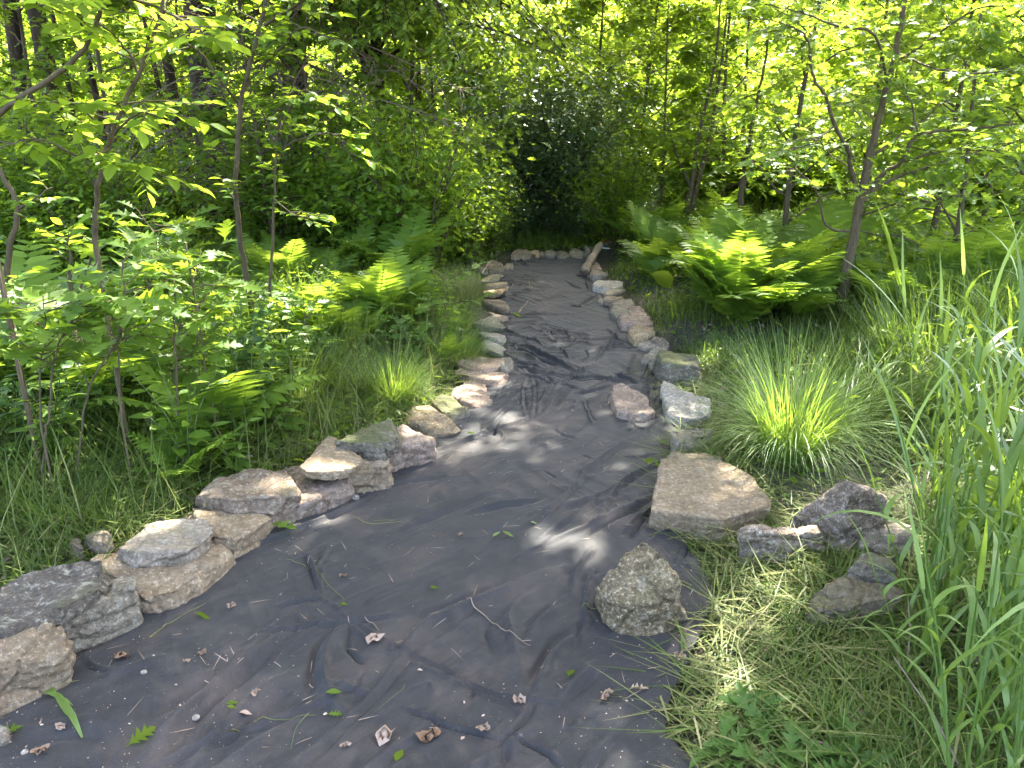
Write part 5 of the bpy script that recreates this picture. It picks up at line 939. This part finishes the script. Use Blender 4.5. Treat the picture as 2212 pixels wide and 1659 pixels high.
for i, (x_, y_) in enumerate([(420, 900), (640, 900), (560, 780), (720, 800), (500, 690), (660, 690), (800, 760), (880, 740), (130, 980), (250, 880)]):
    o = tussock('tall grass clump among the ferns left of the path', x_, y_, 380, .55, .006, 'grass', rad=.25, seed=50 + i, lean=(.05, .7), cur=(.2, 1.4), name='grass_clump'); o["group"] = 'tall grass clumps left of the path'
for i, (x_, y_) in enumerate([(2090, 760), (2190, 800), (2000, 830), (2240, 640), (1980, 700), (1760, 620), (1650, 560), (1550, 540), (1900, 560), (2060, 600), (1740, 540), (2200, 540)]):
    o = tussock('tall grass clump among the ferns right of the path', x_, y_, 420, .8, .008, 'grass', rad=.3, seed=70 + i, lean=(.05, .5), cur=(.2, 1.2), name='grass_clump'); o["group"] = 'tall grass clumps right of the path'
# ------------------------------------------------------------ reeds
def reed_mesh(seed, h, nb):
    global rng; rng = np.random.default_rng(seed); C = MB(); k_ = np.linspace(0, 1, 10); la = rng.uniform(0, 6.28); ln = rng.uniform(.02, .18)
    st = np.stack([math.cos(la) * ln * h * k_ ** 1.6, math.sin(la) * ln * h * k_ ** 1.6, k_ * h], -1); tube(C, st, np.linspace(.0045, .002, 10), 5, .6, cap=False)
    for i in range(nb):
        t = .18 + .8 * i / nb; q = np.array([[np.interp(t, k_, st[:, j]) for j in range(3)]]); a = i * math.pi + rng.normal(0, .6) + la
        blades(C, q, np.array([a]), np.array([rng.uniform(.28, .5) * h / 1.2]), np.array([rng.uniform(.013, .025)]), np.array([rng.uniform(.15, .5)]), np.array([rng.uniform(.5, 2.0)]), 7, tint=float(np.clip(rng.normal(.5, .4), 0, 1)), twist=rng.uniform(-.6, .6))
    blades(C, st[-1:], np.array([la]), np.array([.3]), np.array([.016]), np.array([.1]), np.array([.5]), 6)
    return C.mesh('reed', M['reed'])
RP = [reed_mesh(700 + i, [1.15, .95, .8, 1.25, .65, 1.05][i], [8, 7, 6, 9, 6, 8][i]) for i in range(6)]
rng = np.random.default_rng(47); k = 0
for i in range(2400):
    xd = rng.uniform(1840, 2420); yd = rng.uniform(1000, 1900); p = P(xd, yd)
    if xd < 1950 + max(0, (1500 - yd)) * .02 or p[1] < 1.45: continue
    if xd < 2020 and yd > 1560: continue
    kd = int(rng.integers(0, 6)); 
    if p[1] < 2.1 and xd < 2200: kd = [2, 4][k % 2]
    o = link('reed', RP[kd], label='broad-bladed reed grass in the stand at lower right', cat='reed grass', group='reed grass at lower right'); o.location = (p[0], p[1], float(GH(p[0], p[1]))); o.rotation_euler = (rng.normal(0, .1), rng.normal(-.08, .1), rng.uniform(0, 6)); s = rng.uniform(.75, 1.05); o.scale = (s, s, s); k += 1
    if k >= 135: break
for i, (xd, yd, kd, s, lab) in enumerate([(2035, 1560, 3, .85, 'tallest reed leaning left over the long brown rock'), (2000, 1420, 5, 1.0, 'reed with a drooping blade beside the small wedge rock'), (1975, 1300, 0, .9, 'reed standing right behind the peaked rock')]):
    p = P(xd, yd); o = link('reed', RP[kd], label=lab, cat='reed grass'); o.location = (p[0], p[1], 0); o.rotation_euler = (0, -.14, i * 2.1); o.scale = (s, s, s)
# thistle-leaved weeds at the bottom right
for i, (xd, yd, s, lab) in enumerate([(1640, 1570, .10, 'weed with toothed leaves low in the cut grass at bottom right'), (1560, 1640, .08, 'small toothed weed beside the bottom edge of the fabric'), (1700, 1650, .11, 'broad toothed weed at the bottom edge right of the fabric'), (1850, 1680, .11, 'weed with long toothed leaves under the reeds')]):
    rng = np.random.default_rng(130 + i); p = P(xd, yd); C = MB(); n = 16; a = rng.uniform(0, 6.28, n); D = np.stack([np.cos(a), np.sin(a), rng.uniform(.2, 1.0, n)], -1)
    place(C, OAK[0] * np.array([1, .8, 1.6]), OAK[1], rng.normal(0, .03, (n, 3)) * np.array([1, 1, .3]) + np.array([0, 0, .03]), D, rnorm(n, .3), s * rng.uniform(.7, 1.2, n), np.clip(rng.normal(.7, .2, n), 0, 1))
    o = link('weed', C.mesh('weed', M['leaf_canopy']), label=lab, cat='weed'); o.location = p
# leafy weeds in the left foreground
def weed_mesh(seed, h, tpl, size, mat, ns=5, per=11):
    global rng; rng = np.random.default_rng(seed); T = MB(); C = MB()
    for i in range(ns):
        a = rng.uniform(0, 6.28); e = np.array([math.cos(a) * .3 * h, math.sin(a) * .3 * h, h * rng.uniform(.6, 1)]); st = smoothline([np.zeros(3), e * np.array([.3, .3, .55]), e], 6); tube(T, st, np.linspace(.004, .0015, len(st)), 4, .4, cap=False)
        t = np.linspace(.2, 1, per); q = np.stack([np.interp(t * (len(st) - 1), np.arange(len(st)), st[:, j]) for j in range(3)], -1); az = np.arange(per) * 2.4 + a
        place(C, tpl[0], tpl[1], q, np.stack([np.cos(az), np.sin(az), .15 + 0 * az], -1), rnorm(per, .3), size * rng.uniform(.6, 1.2, per) * (1.2 - .5 * t), np.clip(rng.normal(.45, .25, per), 0, 1))
    return T.mesh('stems', M['stem'], True), C.mesh('leaves', M[mat])
WP = [weed_mesh(801, .42, OV, .10, 'leaf_canopy'), weed_mesh(802, .35, LAN, .13, 'leaf_oak', 6, 14), weed_mesh(803, .5, OV, .085, 'leaf_fresh', 6, 12), weed_mesh(804, .3, OAK, .13, 'leaf_canopy', 5, 8)]
rw = np.random.default_rng(55); k = 0
for i in range(900):
    xd = rw.uniform(-60, 900); yd = rw.uniform(700, 1090); p = P(xd, yd)
    if not clear(p[0], p[1], .42) or p[1] > 6.5: continue
    s = rw.uniform(.75, 1.4); plant('weed', WP[k % 4], ('stems', 'leaves'), (p[0], p[1], float(GH(p[0], p[1]))), rw.uniform(0, 6), s, label='weed', cat='weed', group='leafy weeds in the left foreground'); k += 1
    if k >= 95: break
# round-leaved plants: large cabbage-like leaves on the right bank
BIG = strip([0, .08, .25, .45, .65, .85, 1], [.03, .2, .34, .38, .33, .18, .0], .25, .3)
for xd, yd, sp, lab, mt in [(1575, 668, [(.5, -.3, 1.1, .42), (.4, .6, .9, .3)], 'broad upright green leaf of a cabbage-like plant in the right fern bed', 'leaf_fresh'), (1450, 640, [(-.8, -.2, .55, .24)], 'pale folded broad leaf at the left end of the right fern bed', 'leaf_yellow')]:
    p = P(xd, yd); C = MB(); rng = np.random.default_rng(3)
    for dx, dy, dz, s in sp: place(C, BIG[0], BIG[1], np.array([[0, 0, .12]]), np.array([[dx, dy, dz]]), np.array([[-.2, -.8, .6]]), s, .6)
    tube(C, [(0, 0, -.02), (0, 0, .13)], .01, 6)
    o = link('broad_leaf_plant', C.mesh('broad_leaf_plant', M[mt]), label=lab, cat='plant'); o.location = p
# ------------------------------------------------------------ things lying on the fabric
def fz(x, y): return float(FZ(np.array([x]), np.array([y]))[0])
_r = np.random.default_rng(9); _a = np.linspace(0, 2 * math.pi, 15)[:-1]
def crump(sd):
    r_ = np.random.default_rng(sd); ro = .5 * (1 - .45 * r_.uniform(0, 1, 14)); ri = ro * .5
    zs = .55; v = [(.5, 0, 0)] + [(.5 + a_ * math.cos(t), .62 * a_ * math.sin(t), .16 * zs * r_.normal()) for a_, t in zip(ri, _a)] + [(.5 + a_ * math.cos(t), .62 * a_ * math.sin(t), .06 + .17 * zs * r_.normal()) for a_, t in zip(ro, _a)]
    f = [(1 + i, 1 + (i + 1) % 14, 15 + (i + 1) % 14, 15 + i) for i in range(14)]
    v = v + [(.5, 0, .02)]; f += [(0, 1 + 2 * i, 2 + 2 * i, 1 + (2 * i + 2) % 14) for i in range(7)]
    return np.array(v), np.array([q[::-1] for q in f])
def drop(name, label, cat, zf, x, y, tpl, size, mat, az, dz=.008, tilt=.15, curl=0.0, seed=0, tint=.6):
    p = P(*zf(x, y)); r_ = np.random.default_rng(int(x * 3 + y)); C = MB(); tv = tpl[0].copy()
    if mat == 'dry' and curl > .15: tpl = crump(int(x + y)); tv = tpl[0] * np.array([1, 1, 1.0]); curl = 0; size *= 1.05; tint = float(r_.uniform(.1, .8))
    elif mat != 'dry': tv[:, 2] *= .5; curl *= .5
    if curl:
        tv = tv.copy(); tv[:, 2] += curl * (np.abs(tv[:, 1]) * 2.2 + .25 * np.sin(tv[:, 0] * 7)) + .12 * r_.normal(0, 1, len(tv)) * curl
    N_ = np.array([[r_.normal(0, tilt), r_.normal(0, tilt), 1.]])
    place(C, tv, tpl[1], np.array([[-size * .5 * math.cos(az), -size * .5 * math.sin(az), dz]]), np.array([[math.cos(az), math.sin(az), r_.normal(0, .1)]]), N_, size, tint)
    o = link(name, C.mesh(name, M[mat]), label=label, cat=cat); o.location = (p[0], p[1], fz(p[0], p[1]) + .003); return o
dr = [('brown torn dry leaf on the seam of the fabric', 635, 850, OAK, .075, 'dry', .3, .9), ('pair-curled pinkish dry leaf, left one of two at the bottom edge', 705, 1510, OAK, .085, 'dry', 1.0, 1.2), ('curled pinkish dry leaf, right one of two at the bottom edge', 1000, 1490, OAK, .085, 'dry', .6, 1.2),
      ('small curled leaf on the dark fold near the bottom edge', 1360, 1465, OV, .045, 'dry', 0, 1.), ('white curled leaf at the end of the ribbed seam', 1600, 1275, OV, .05, 'dry', -.6, .8), ('pale curled leaf bit in the upper middle of the near fabric', 1210, 135, OV, .035, 'dry', .8, 1.), ('crumbly pale leaf near the upper left folds', 425, 415, OV, .04, 'dry', .4, 1.),
      ('bright green leaf scrap in the middle of the near fabric', 1035, 495, OV, .034, 'leaf_yellow', -.2, .2), ('green pointed leaf, upper one of a pair near the bottom', 370, 1255, OV, .045, 'leaf_fresh', .2, .3), ('green torn leaf, lower one of a pair near the bottom', 370, 1355, OAK, .045, 'leaf_fresh', .0, .3), ('round green leaf at the bottom edge', 800, 1625, OV, .045, 'leaf_yellow', 1.3, .2),
      ('tiny green leaf on the end of a bent straw', 435, 635, OV, .025, 'leaf_yellow', .1, .3), ('small brown curled leaf near the bottom edge left of the round green leaf', 445, 1590, OV, .035, 'dry', .1, 1.), ('white flake right of the curled leaves', 1225, 1515, OV, .018, 'dry', 1.1, .2), ('pale seed leaf left of the ribbed seam', 940, 1045, OV, .018, 'dry', .2, .2)]
for lab, x, y, tp, s, mt, az, cu in dr: drop('fallen_leaf', lab, 'leaf', ZF, x, y, tp, s, mt, az, curl=cu * .35)
dl_ = [('curled tan dry leaf by the grey-green speckled stone', 980, 495, OAK, .06, 'dry', -.1, 1.2), ('small reddish curled leaf right of the tan one', 1610, 495, OV, .035, 'dry', .6, 1.2), ('white curled chip between the tan and reddish leaves', 1490, 560, OV, .03, 'dry', 0, 1.), ('green leaf scrap, upper one beside the square brown leaf', 1845, 880, OV, .035, 'leaf_fresh', .3, .3), ('green leaf scrap, lower one beside the square brown leaf', 1845, 950, OV, .03, 'leaf_yellow', -.2, .3),
       ('flat square brown leaf near the bottom left', 1950, 955, OV, .035, 'dry', .1, .3), ('narrow brown curled leaf above the square brown leaf', 2035, 835, OV, .035, 'dry', 1.1, .8), ('small green lobed leaf with a stalk at the bottom left', 1130, 1140, OAK, .085, 'leaf_yellow', .9, .25), ('green leaf tuft at the lower left corner', 80, 1110, OAK, .07, 'leaf_fresh', .7, .4), ('grey ragged leaf in the lower left', 500, 1090, OAK, .035, 'dry', .0, .5),
       ('tan dry leaf on the bottom edge in the lower left corner', 350, 1290, OAK, .05, 'dry', .5, .8), ('green curled leaf below the long tan slab', 1610, 170, LAN, .07, 'leaf_yellow', -.4, .6), ('pale dry leaf bit on the fabric right of the green curled leaf', 1840, 110, OAK, .04, 'dry', .4, .9)]
for lab, x, y, tp, s, mt, az, cu in dl_: drop('fallen_leaf', lab, 'leaf', ZL, x, y, tp, s, mt, az, curl=cu * .35)
d4 = [('green lobed leaf on the fabric beside the big pale slab', 625, 745, OAK, .10, 'leaf_yellow', -.7, .3), ('small dark green sprig by the blue-grey block', 715, 610, OAK, .07, 'leaf_fresh', -.9, .6)]
for lab, x, y, tp, s, mt, az, cu in d4: drop('fallen_leaf', lab, 'leaf', Z4, x, y, tp, s, mt, az, curl=cu * .35)
for lab, x, y, tp, s, mt, az, cu in [('tan star-shaped dry leaf near the lower right edge of the fabric', 1377, 1510, OAK, .06, 'dry', .1, .4), ('pinkish curled leaf at the right edge of the fabric', 1468, 1437, OAK, .06, 'dry', .9, 1.), ('narrow pale leaf left of the tan star-shaped one', 1310, 1518, LAN, .06, 'dry', 1.1, .6), ('green seedling leaves poking through the fabric', 1232, 1468, OAK, .05, 'leaf_yellow', 1.2, .6), ('pale green willow leaf, left one of a pair', 1073, 1170, LAN, .055, 'reed', 1.0, .3), ('pale green willow leaf, right one of a pair', 1098, 1172, LAN, .065, 'reed', -.8, .3),
        ('short green leaf above the willow pair', 1156, 1142, LAN, .05, 'reed', .0, .5), ('green leaf clump where the fabric meets the pink boulder', 615, 1160, OAK, .12, 'leaf_fresh', -.3, .8), ('yellowish leaf beside the tilted angular slab', 985, 940, OAK, .07, 'leaf_yellow', .1, .5), ('green sprig over the fabric beside the rounded dark grey stone', 1115, 688, OAK, .11, 'leaf_yellow', -.2, .8), ('small yellow-green leaf on the fabric near the far slab', 1018, 952, OV, .05, 'leaf_yellow', .1, .3)]:
    drop('fallen_leaf', lab, 'leaf', ZD, x, y, tp, s, mt, az, curl=cu * .35)
def stick(name, label, cat, zf, pts, r0, mat='dead', arch=0.0, taper=.5):
    w_ = np.array([P(*zf(*q)) for q in pts]); w_ = smoothline(w_, 6) if len(w_) > 2 else w_; w_[:, 2] = FZ(w_[:, 0], w_[:, 1]) + r0 + .002 + arch * np.sin(np.linspace(0, math.pi, len(w_))); o0 = w_[0].copy(); T = MB(); tube(T, w_ - o0, np.linspace(r0, r0 * taper, len(w_)), 5, .6)
    o = link(name, T.mesh(name, M[mat], True), label=label, cat=cat); o.location = o0
stick('twig', 'long thin dead twig lying across the near fabric', 'twig', ZF, [(1250, 560), (1300, 620), (1420, 700), (1510, 780), (1675, 865)], .0022)
stick('twig', 'short curved twig above the torn dry leaf', 'twig', ZF, [(570, 697), (620, 725), (665, 778)], .0018)
stick('twig', 'straw bent at its tip near the upper left folds', 'straw', ZF, [(50, 300), (220, 360), (330, 470), (430, 570), (400, 640)], .0014, 'straw')
stick('twig', 'long green straw at the lower left of the fabric', 'straw', ZL, [(1830, 1065), (2050, 1015), (2300, 985), (2500, 975)], .0015, 'straw')
stick('twig', 'curved dark straw near the bottom edge', 'straw', ZF, [(200, 1345), (110, 1450), (78, 1585)], .0015, 'stem')
stick('twig', 'arched thin stem in two pieces above the bottom edge', 'straw', ZF, [(835, 1130), (820, 1200), (740, 1275), (640, 1350)], .001, 'stem', .01)
stick('twig', 'forked straw below the long tan slab', 'straw', ZL, [(1190, 335), (1300, 250), (1450, 165), (1635, 70)], .0018, 'straw')
stick('twig', 'thin straw curving out from under the pale banded stone', 'straw', ZL, [(280, 700), (560, 725), (640, 680)], .0014, 'straw', .015)
stick('twig', 'green straw arching below the round sandstone block', 'straw', Z2, [(610, 1340), (740, 1400), (880, 1412), (1005, 1385)], .002, 'straw', .01)
stick('twig', 'second green straw crossing above the arching one', 'straw', Z2, [(780, 1365), (900, 1362), (960, 1382)], .0015, 'straw')
stick('twig', 'straw lying at the foot of the large rough rock', 'straw', Z6, [(80, 1170), (270, 1185), (480, 1225)], .0018, 'straw')
stick('twig', 'pale stick tucked behind the large rough rock', 'straw', Z6, [(1010, 215), (1140, 135)], .003, 'straw', .0, .8)
stick('twig', 'grey stick on the fabric by the left leafy sprigs, far up', 'twig', Z8, [(960, 1270), (1010, 1190), (1110, 1100)], .012, 'dead')
stick('twig', 'thin crossed stick lying over the far left stones', 'twig', Z8, [(400, 690), (560, 630), (730, 590)], .008, 'dead', .12)
stick('twig', 'pale thin twig forked on the far fabric', 'twig', Z8, [(1115, 800), (1140, 900), (1170, 870)], .004, 'straw')
stick('twig', 'thin pale twig beside the green lobed leaf', 'twig', Z4, [(485, 800), (530, 790), (600, 780)], .0018, 'straw')
# long broken grass blade at lower left
w0 = P(*ZL(360, 740)); w1 = P(*ZL(660, 1140)); B = MB()
for a_, b_, wd in ((w0, P(*ZL(460, 850)), .02), (P(*ZL(450, 800)), w1, .017), (P(*ZL(470, 850)), P(*ZL(590, 915)), .006)):
    t = np.linspace(0, 1, 8)[:, None]; c = a_ + (b_ - a_) * t; c[:, 2] = FZ(c[:, 0], c[:, 1]) + .008 + .01 * np.sin(t[:, 0] * 3); d = nrm(b_ - a_); s = np.array([-d[1], d[0], 0.]) ; ww = wd * (.35 + np.sin(np.clip(t[:, 0] * .9 + .1, 0, 1) * math.pi)) * .5
    v = np.stack([c + s * ww[:, None], c + np.array([0, 0, -.003]), c - s * ww[:, None]], 1).reshape(-1, 3); f = []
    for i in range(7): f += [(3*i, 3*i+1, 3*i+4, 3*i+3), (3*i+1, 3*i+2, 3*i+5, 3*i+4)]
    B.add(v - w0, np.array(f), .7)
o = link('fallen_leaf', B.mesh('fallen_leaf', M['reed']), label='long broken green grass blade on the fabric by the pale banded stone', cat='leaf'); o.location = w0
# sticks standing at the right
for i, (lab, a_, b_) in enumerate([('pale dry stalk slanting through the cut grass past the long brown rock', (2240, 1690, .02), (2075, 1420, .35)), ('thin pale stalk standing in front of the peaked rock', (2105, 1440, .0), (2107, 1300, .25)), ('dry stalk lying low among the toothed weeds', (1840, 1580, .03), (2090, 1700, .03))]):
    T = MB(); p0 = P(a_[0] * .955 - 50, a_[1], a_[2]); p1 = P(b_[0] * .955 - 50, b_[1], b_[2]); tube(T, np.array([p0, (p0 + p1) / 2 + .01, p1]) - p0, [.003, .0025, .0015], 5); o = link('stalk', T.mesh('stalk', M['dead'], True), label=lab, cat='stalk'); o.location = p0
# pebbles that stand out
def pebble(label, zf, x, y, s, mat='pale'):
    p = P(*zf(x, y)); bm = bmesh.new(); bmesh.ops.create_icosphere(bm, subdivisions=3, radius=s)
    for v in bm.verts: v.co = v.co * (1 + .25 * float(fbm(np.array([v.co[:]]) / s * .9 + x, 2, 3)[0])); v.co.z *= .6
    me = bpy.data.meshes.new('pebble'); bm.to_mesh(me); bm.free(); me.materials.append(M[mat]); me.polygons.foreach_set('use_smooth', [True] * len(me.polygons)); o = link('pebble', me, label=label, cat='pebble'); o.location = (p[0], p[1], fz(p[0], p[1]) + s * .3)
pebble('pale orange pebble below the round sandstone block', Z2, 625, 1180, .022); pebble('white pebble right of the curled tan dry leaf', ZL, 1148, 640, .009); pebble('white stub of bark near the bottom left', ZL, 1550, 950, .011); pebble('squarish white chip in the lower left corner', ZL, 208, 1265, .009)
# crumbs
rng = np.random.default_rng(48); C = MB(); n = 3000
y = rng.uniform(1.2, 6, n) ** 1; y = 1.2 + (y - 1.2) * rng.uniform(.1, 1, n); x = xL(y) + .05 + (xR(y) - xL(y) - .1) * rng.uniform(0, 1, n)
ed = rng.uniform(0, 1, n) < .25; x = np.where(ed, np.where(rng.uniform(0, 1, n) < .6, xL(y) + rng.exponential(.05, n), xR(y) - .03 - rng.exponential(.10, n)), x)
cl = fbm(np.stack([x * 2.5, y * 2.5, 0 * x], -1), 2, 99); kp = (rng.uniform(-.6, .6, n) < cl) | ed; x, y = x[kp], y[kp]; z = FZ(x, y) + .003
place(C, SML[0], SML[1], np.stack([x, y, z], -1), rdir(len(x), 0, .3), rnorm(len(x), .5), rng.uniform(.0015, .007, len(x)) * (1 + (rng.uniform(0, 1, len(x)) < .05)), np.clip(rng.normal(.75, .3, len(x)), 0, 1))
n = 260; y = rng.uniform(1.2, 5, n); x = xL(y) + .05 + (xR(y) - xL(y) - .1) * rng.uniform(0, 1, n)
blades(C, np.stack([x, y, FZ(x, y) + .004], -1), rng.uniform(0, 6.28, n), rng.uniform(.01, .08, n), .0022, 1.5, rng.uniform(-.1, .3, n), 3)
link('crumbs', C.mesh('crumbs', M['dry']), label='scattered crumbs of bark, straw and dry leaf on the black fabric', cat='debris', kind='stuff')
# litter beyond the log
p = P(1318, 538); li = empty('litter', p, label='white, red and teal piece of litter lying beyond the driftwood log', cat='litter')
def plainmat(n_, c_, r_=.5): return simple_mat(n_, tuple(v * .85 for v in c_), c_, 20, r_, .1)
M['white'] = plainmat('white_plastic', (.8, .8, .78)); M['red'] = plainmat('red_plastic', (.45, .10, .05)); M['teal'] = plainmat('teal_plastic', (.10, .22, .25))
a = np.linspace(.3, 3.6, 16); T = MB(); tube(T, np.stack([.11 * np.cos(a + 2.8), .07 * np.sin(a + 2.8), .02 + 0 * a], -1), .011, 7); link('strap', T.mesh('strap', M['white'], True), li)
T = MB(); tube(T, [(-.12, .04, .05), (0, .05, .055), (.07, .02, .04)], [.018, .02, .014], 8); link('band', T.mesh('band', M['teal'], True), li)
T = MB(); tube(T, [(-.05, .09, .03), (0, .10, .10), (.02, .1, .12)], [.05, .045, .02], 9); link('shell', T.mesh('shell', M['red'], True), li)
T = MB(); tube(T, [(.09, .1, .12), (.13, .1, .15), (.18, .1, .14)], [.03, .035, .02], 9); link('cap', T.mesh('cap', M['white'], True), li)
# ------------------------------------------------------------ labels for the repeats: where each one stands
def topic(o):
    l = Vector(o.location) - cam.location; z = -(l.y * CP - l.z * SP); yy = l.y * SP + l.z * CP
    return 1106 + F * l.x / -z, 829.5 - F * yy / -z
LM = [(20, 250, 'the leftmost dark trunk'), (100, 330, 'the dark leaning trunk'), (215, 400, 'the leaning leafy sapling at upper left'), (15, 520, 'the crooked stem at the left edge'), (465, 480, 'the thick ivy-flecked trunk'), (540, 650, 'the straight grey sapling'), (590, 620, 'the slender pale sapling'), (650, 500, 'the dark rough trunk'),
 (110, 850, 'the thin curved grey stem'), (270, 680, 'the forked thin stem'), (460, 850, 'the long thin stem'), (840, 520, 'the dead brown twigs'), (970, 580, 'the light bush at centre left'), (1050, 560, 'the bushy young oak by the far stones'), (930, 740, 'the wispy tussocks'), (830, 860, 'the grey-green tussock'), (1195, 500, 'the fanned dark shrub'),
 (1300, 540, 'the driftwood log'), (1484, 490, 'the twin-stemmed tree'), (1600, 480, 'the thin dark tree'), (1585, 620, 'the broad upright green leaf'), (1450, 630, 'the pale folded leaf'), (1815, 690, 'the forked oak sapling'), (1700, 960, 'the arching sedge tussock'), (1900, 900, 'the flattened sedge tussock'), (2080, 640, 'the young oak at right'), (2190, 560, 'the oak at the right edge'),
 (60, 1050, 'the grass clump behind the lichen slab'), (350, 1000, 'the loose grass clump in the left shade'), (560, 930, 'the grass behind the triangular slab'), (1960, 1280, 'the leaning reed by the peaked rock'), (2010, 1400, 'the reed with a drooping blade'), (2200, 1150, 'the right edge of the reed stand'), (2180, 1500, 'the lower right corner'),
 (1800, 1130, 'the peaked grey rock'), (1850, 1310, 'the long brown rock'), (1700, 1580, 'the toothed weeds'), (2130, 1300, 'the right-edge yellow-green fern')]
groups = {}
for o in COL.objects:
    if o.parent is None and o.get('group') and o['category'] in ('fern', 'shrub', 'tree', 'reed grass', 'grass tussock', 'weed'):
        x, y = topic(o); 
        if o['category'] in ('tree',) and 'young trees' not in o['group']: continue
        lm = min(LM, key=lambda q: (q[0] - x) ** 2 + 1.6 * (q[1] - y) ** 2); dx = x - lm[0]; dy = y - lm[1]
        far = o['category'] in ('tree', 'shrub')
        side = ('behind' if (far or dy < 0) and abs(dy) > abs(dx) * .7 or (far and abs(dx) < 60) else 'in front of' if abs(dy) > abs(dx) * .7 else 'left of' if dx < 0 else 'right of')
        noun = {'fern': 'green fern', 'shrub': 'light green shrub', 'tree': 'bright young tree', 'reed grass': 'broad-bladed reed', 'grass tussock': 'tall grass clump', 'weed': 'leafy weed'}[o['category']]
        groups.setdefault((noun, side + ' ' + lm[2]), []).append((Vector(o.location).length, o))
ORD = ['nearest', 'second nearest', 'third nearest', 'fourth nearest', 'fifth nearest', 'sixth nearest', 'seventh nearest', 'eighth nearest', 'ninth nearest', 'tenth nearest', 'eleventh nearest', 'twelfth nearest']
for (noun, where), L in groups.items():
    L.sort(key=lambda q: q[0])
    for i, (d, o) in enumerate(L):
        if len(L) == 1: o['label'] = noun + ' standing ' + where
        elif i < len(ORD): o['label'] = noun + ' ' + where + ', ' + ORD[i]
        elif len(L) - 1 - i < len(ORD): o['label'] = noun + ' ' + where + ', ' + ORD[len(L) - 1 - i].replace('nearest', 'farthest')
        else: o['label'] = noun + ' deep in the crowd ' + where
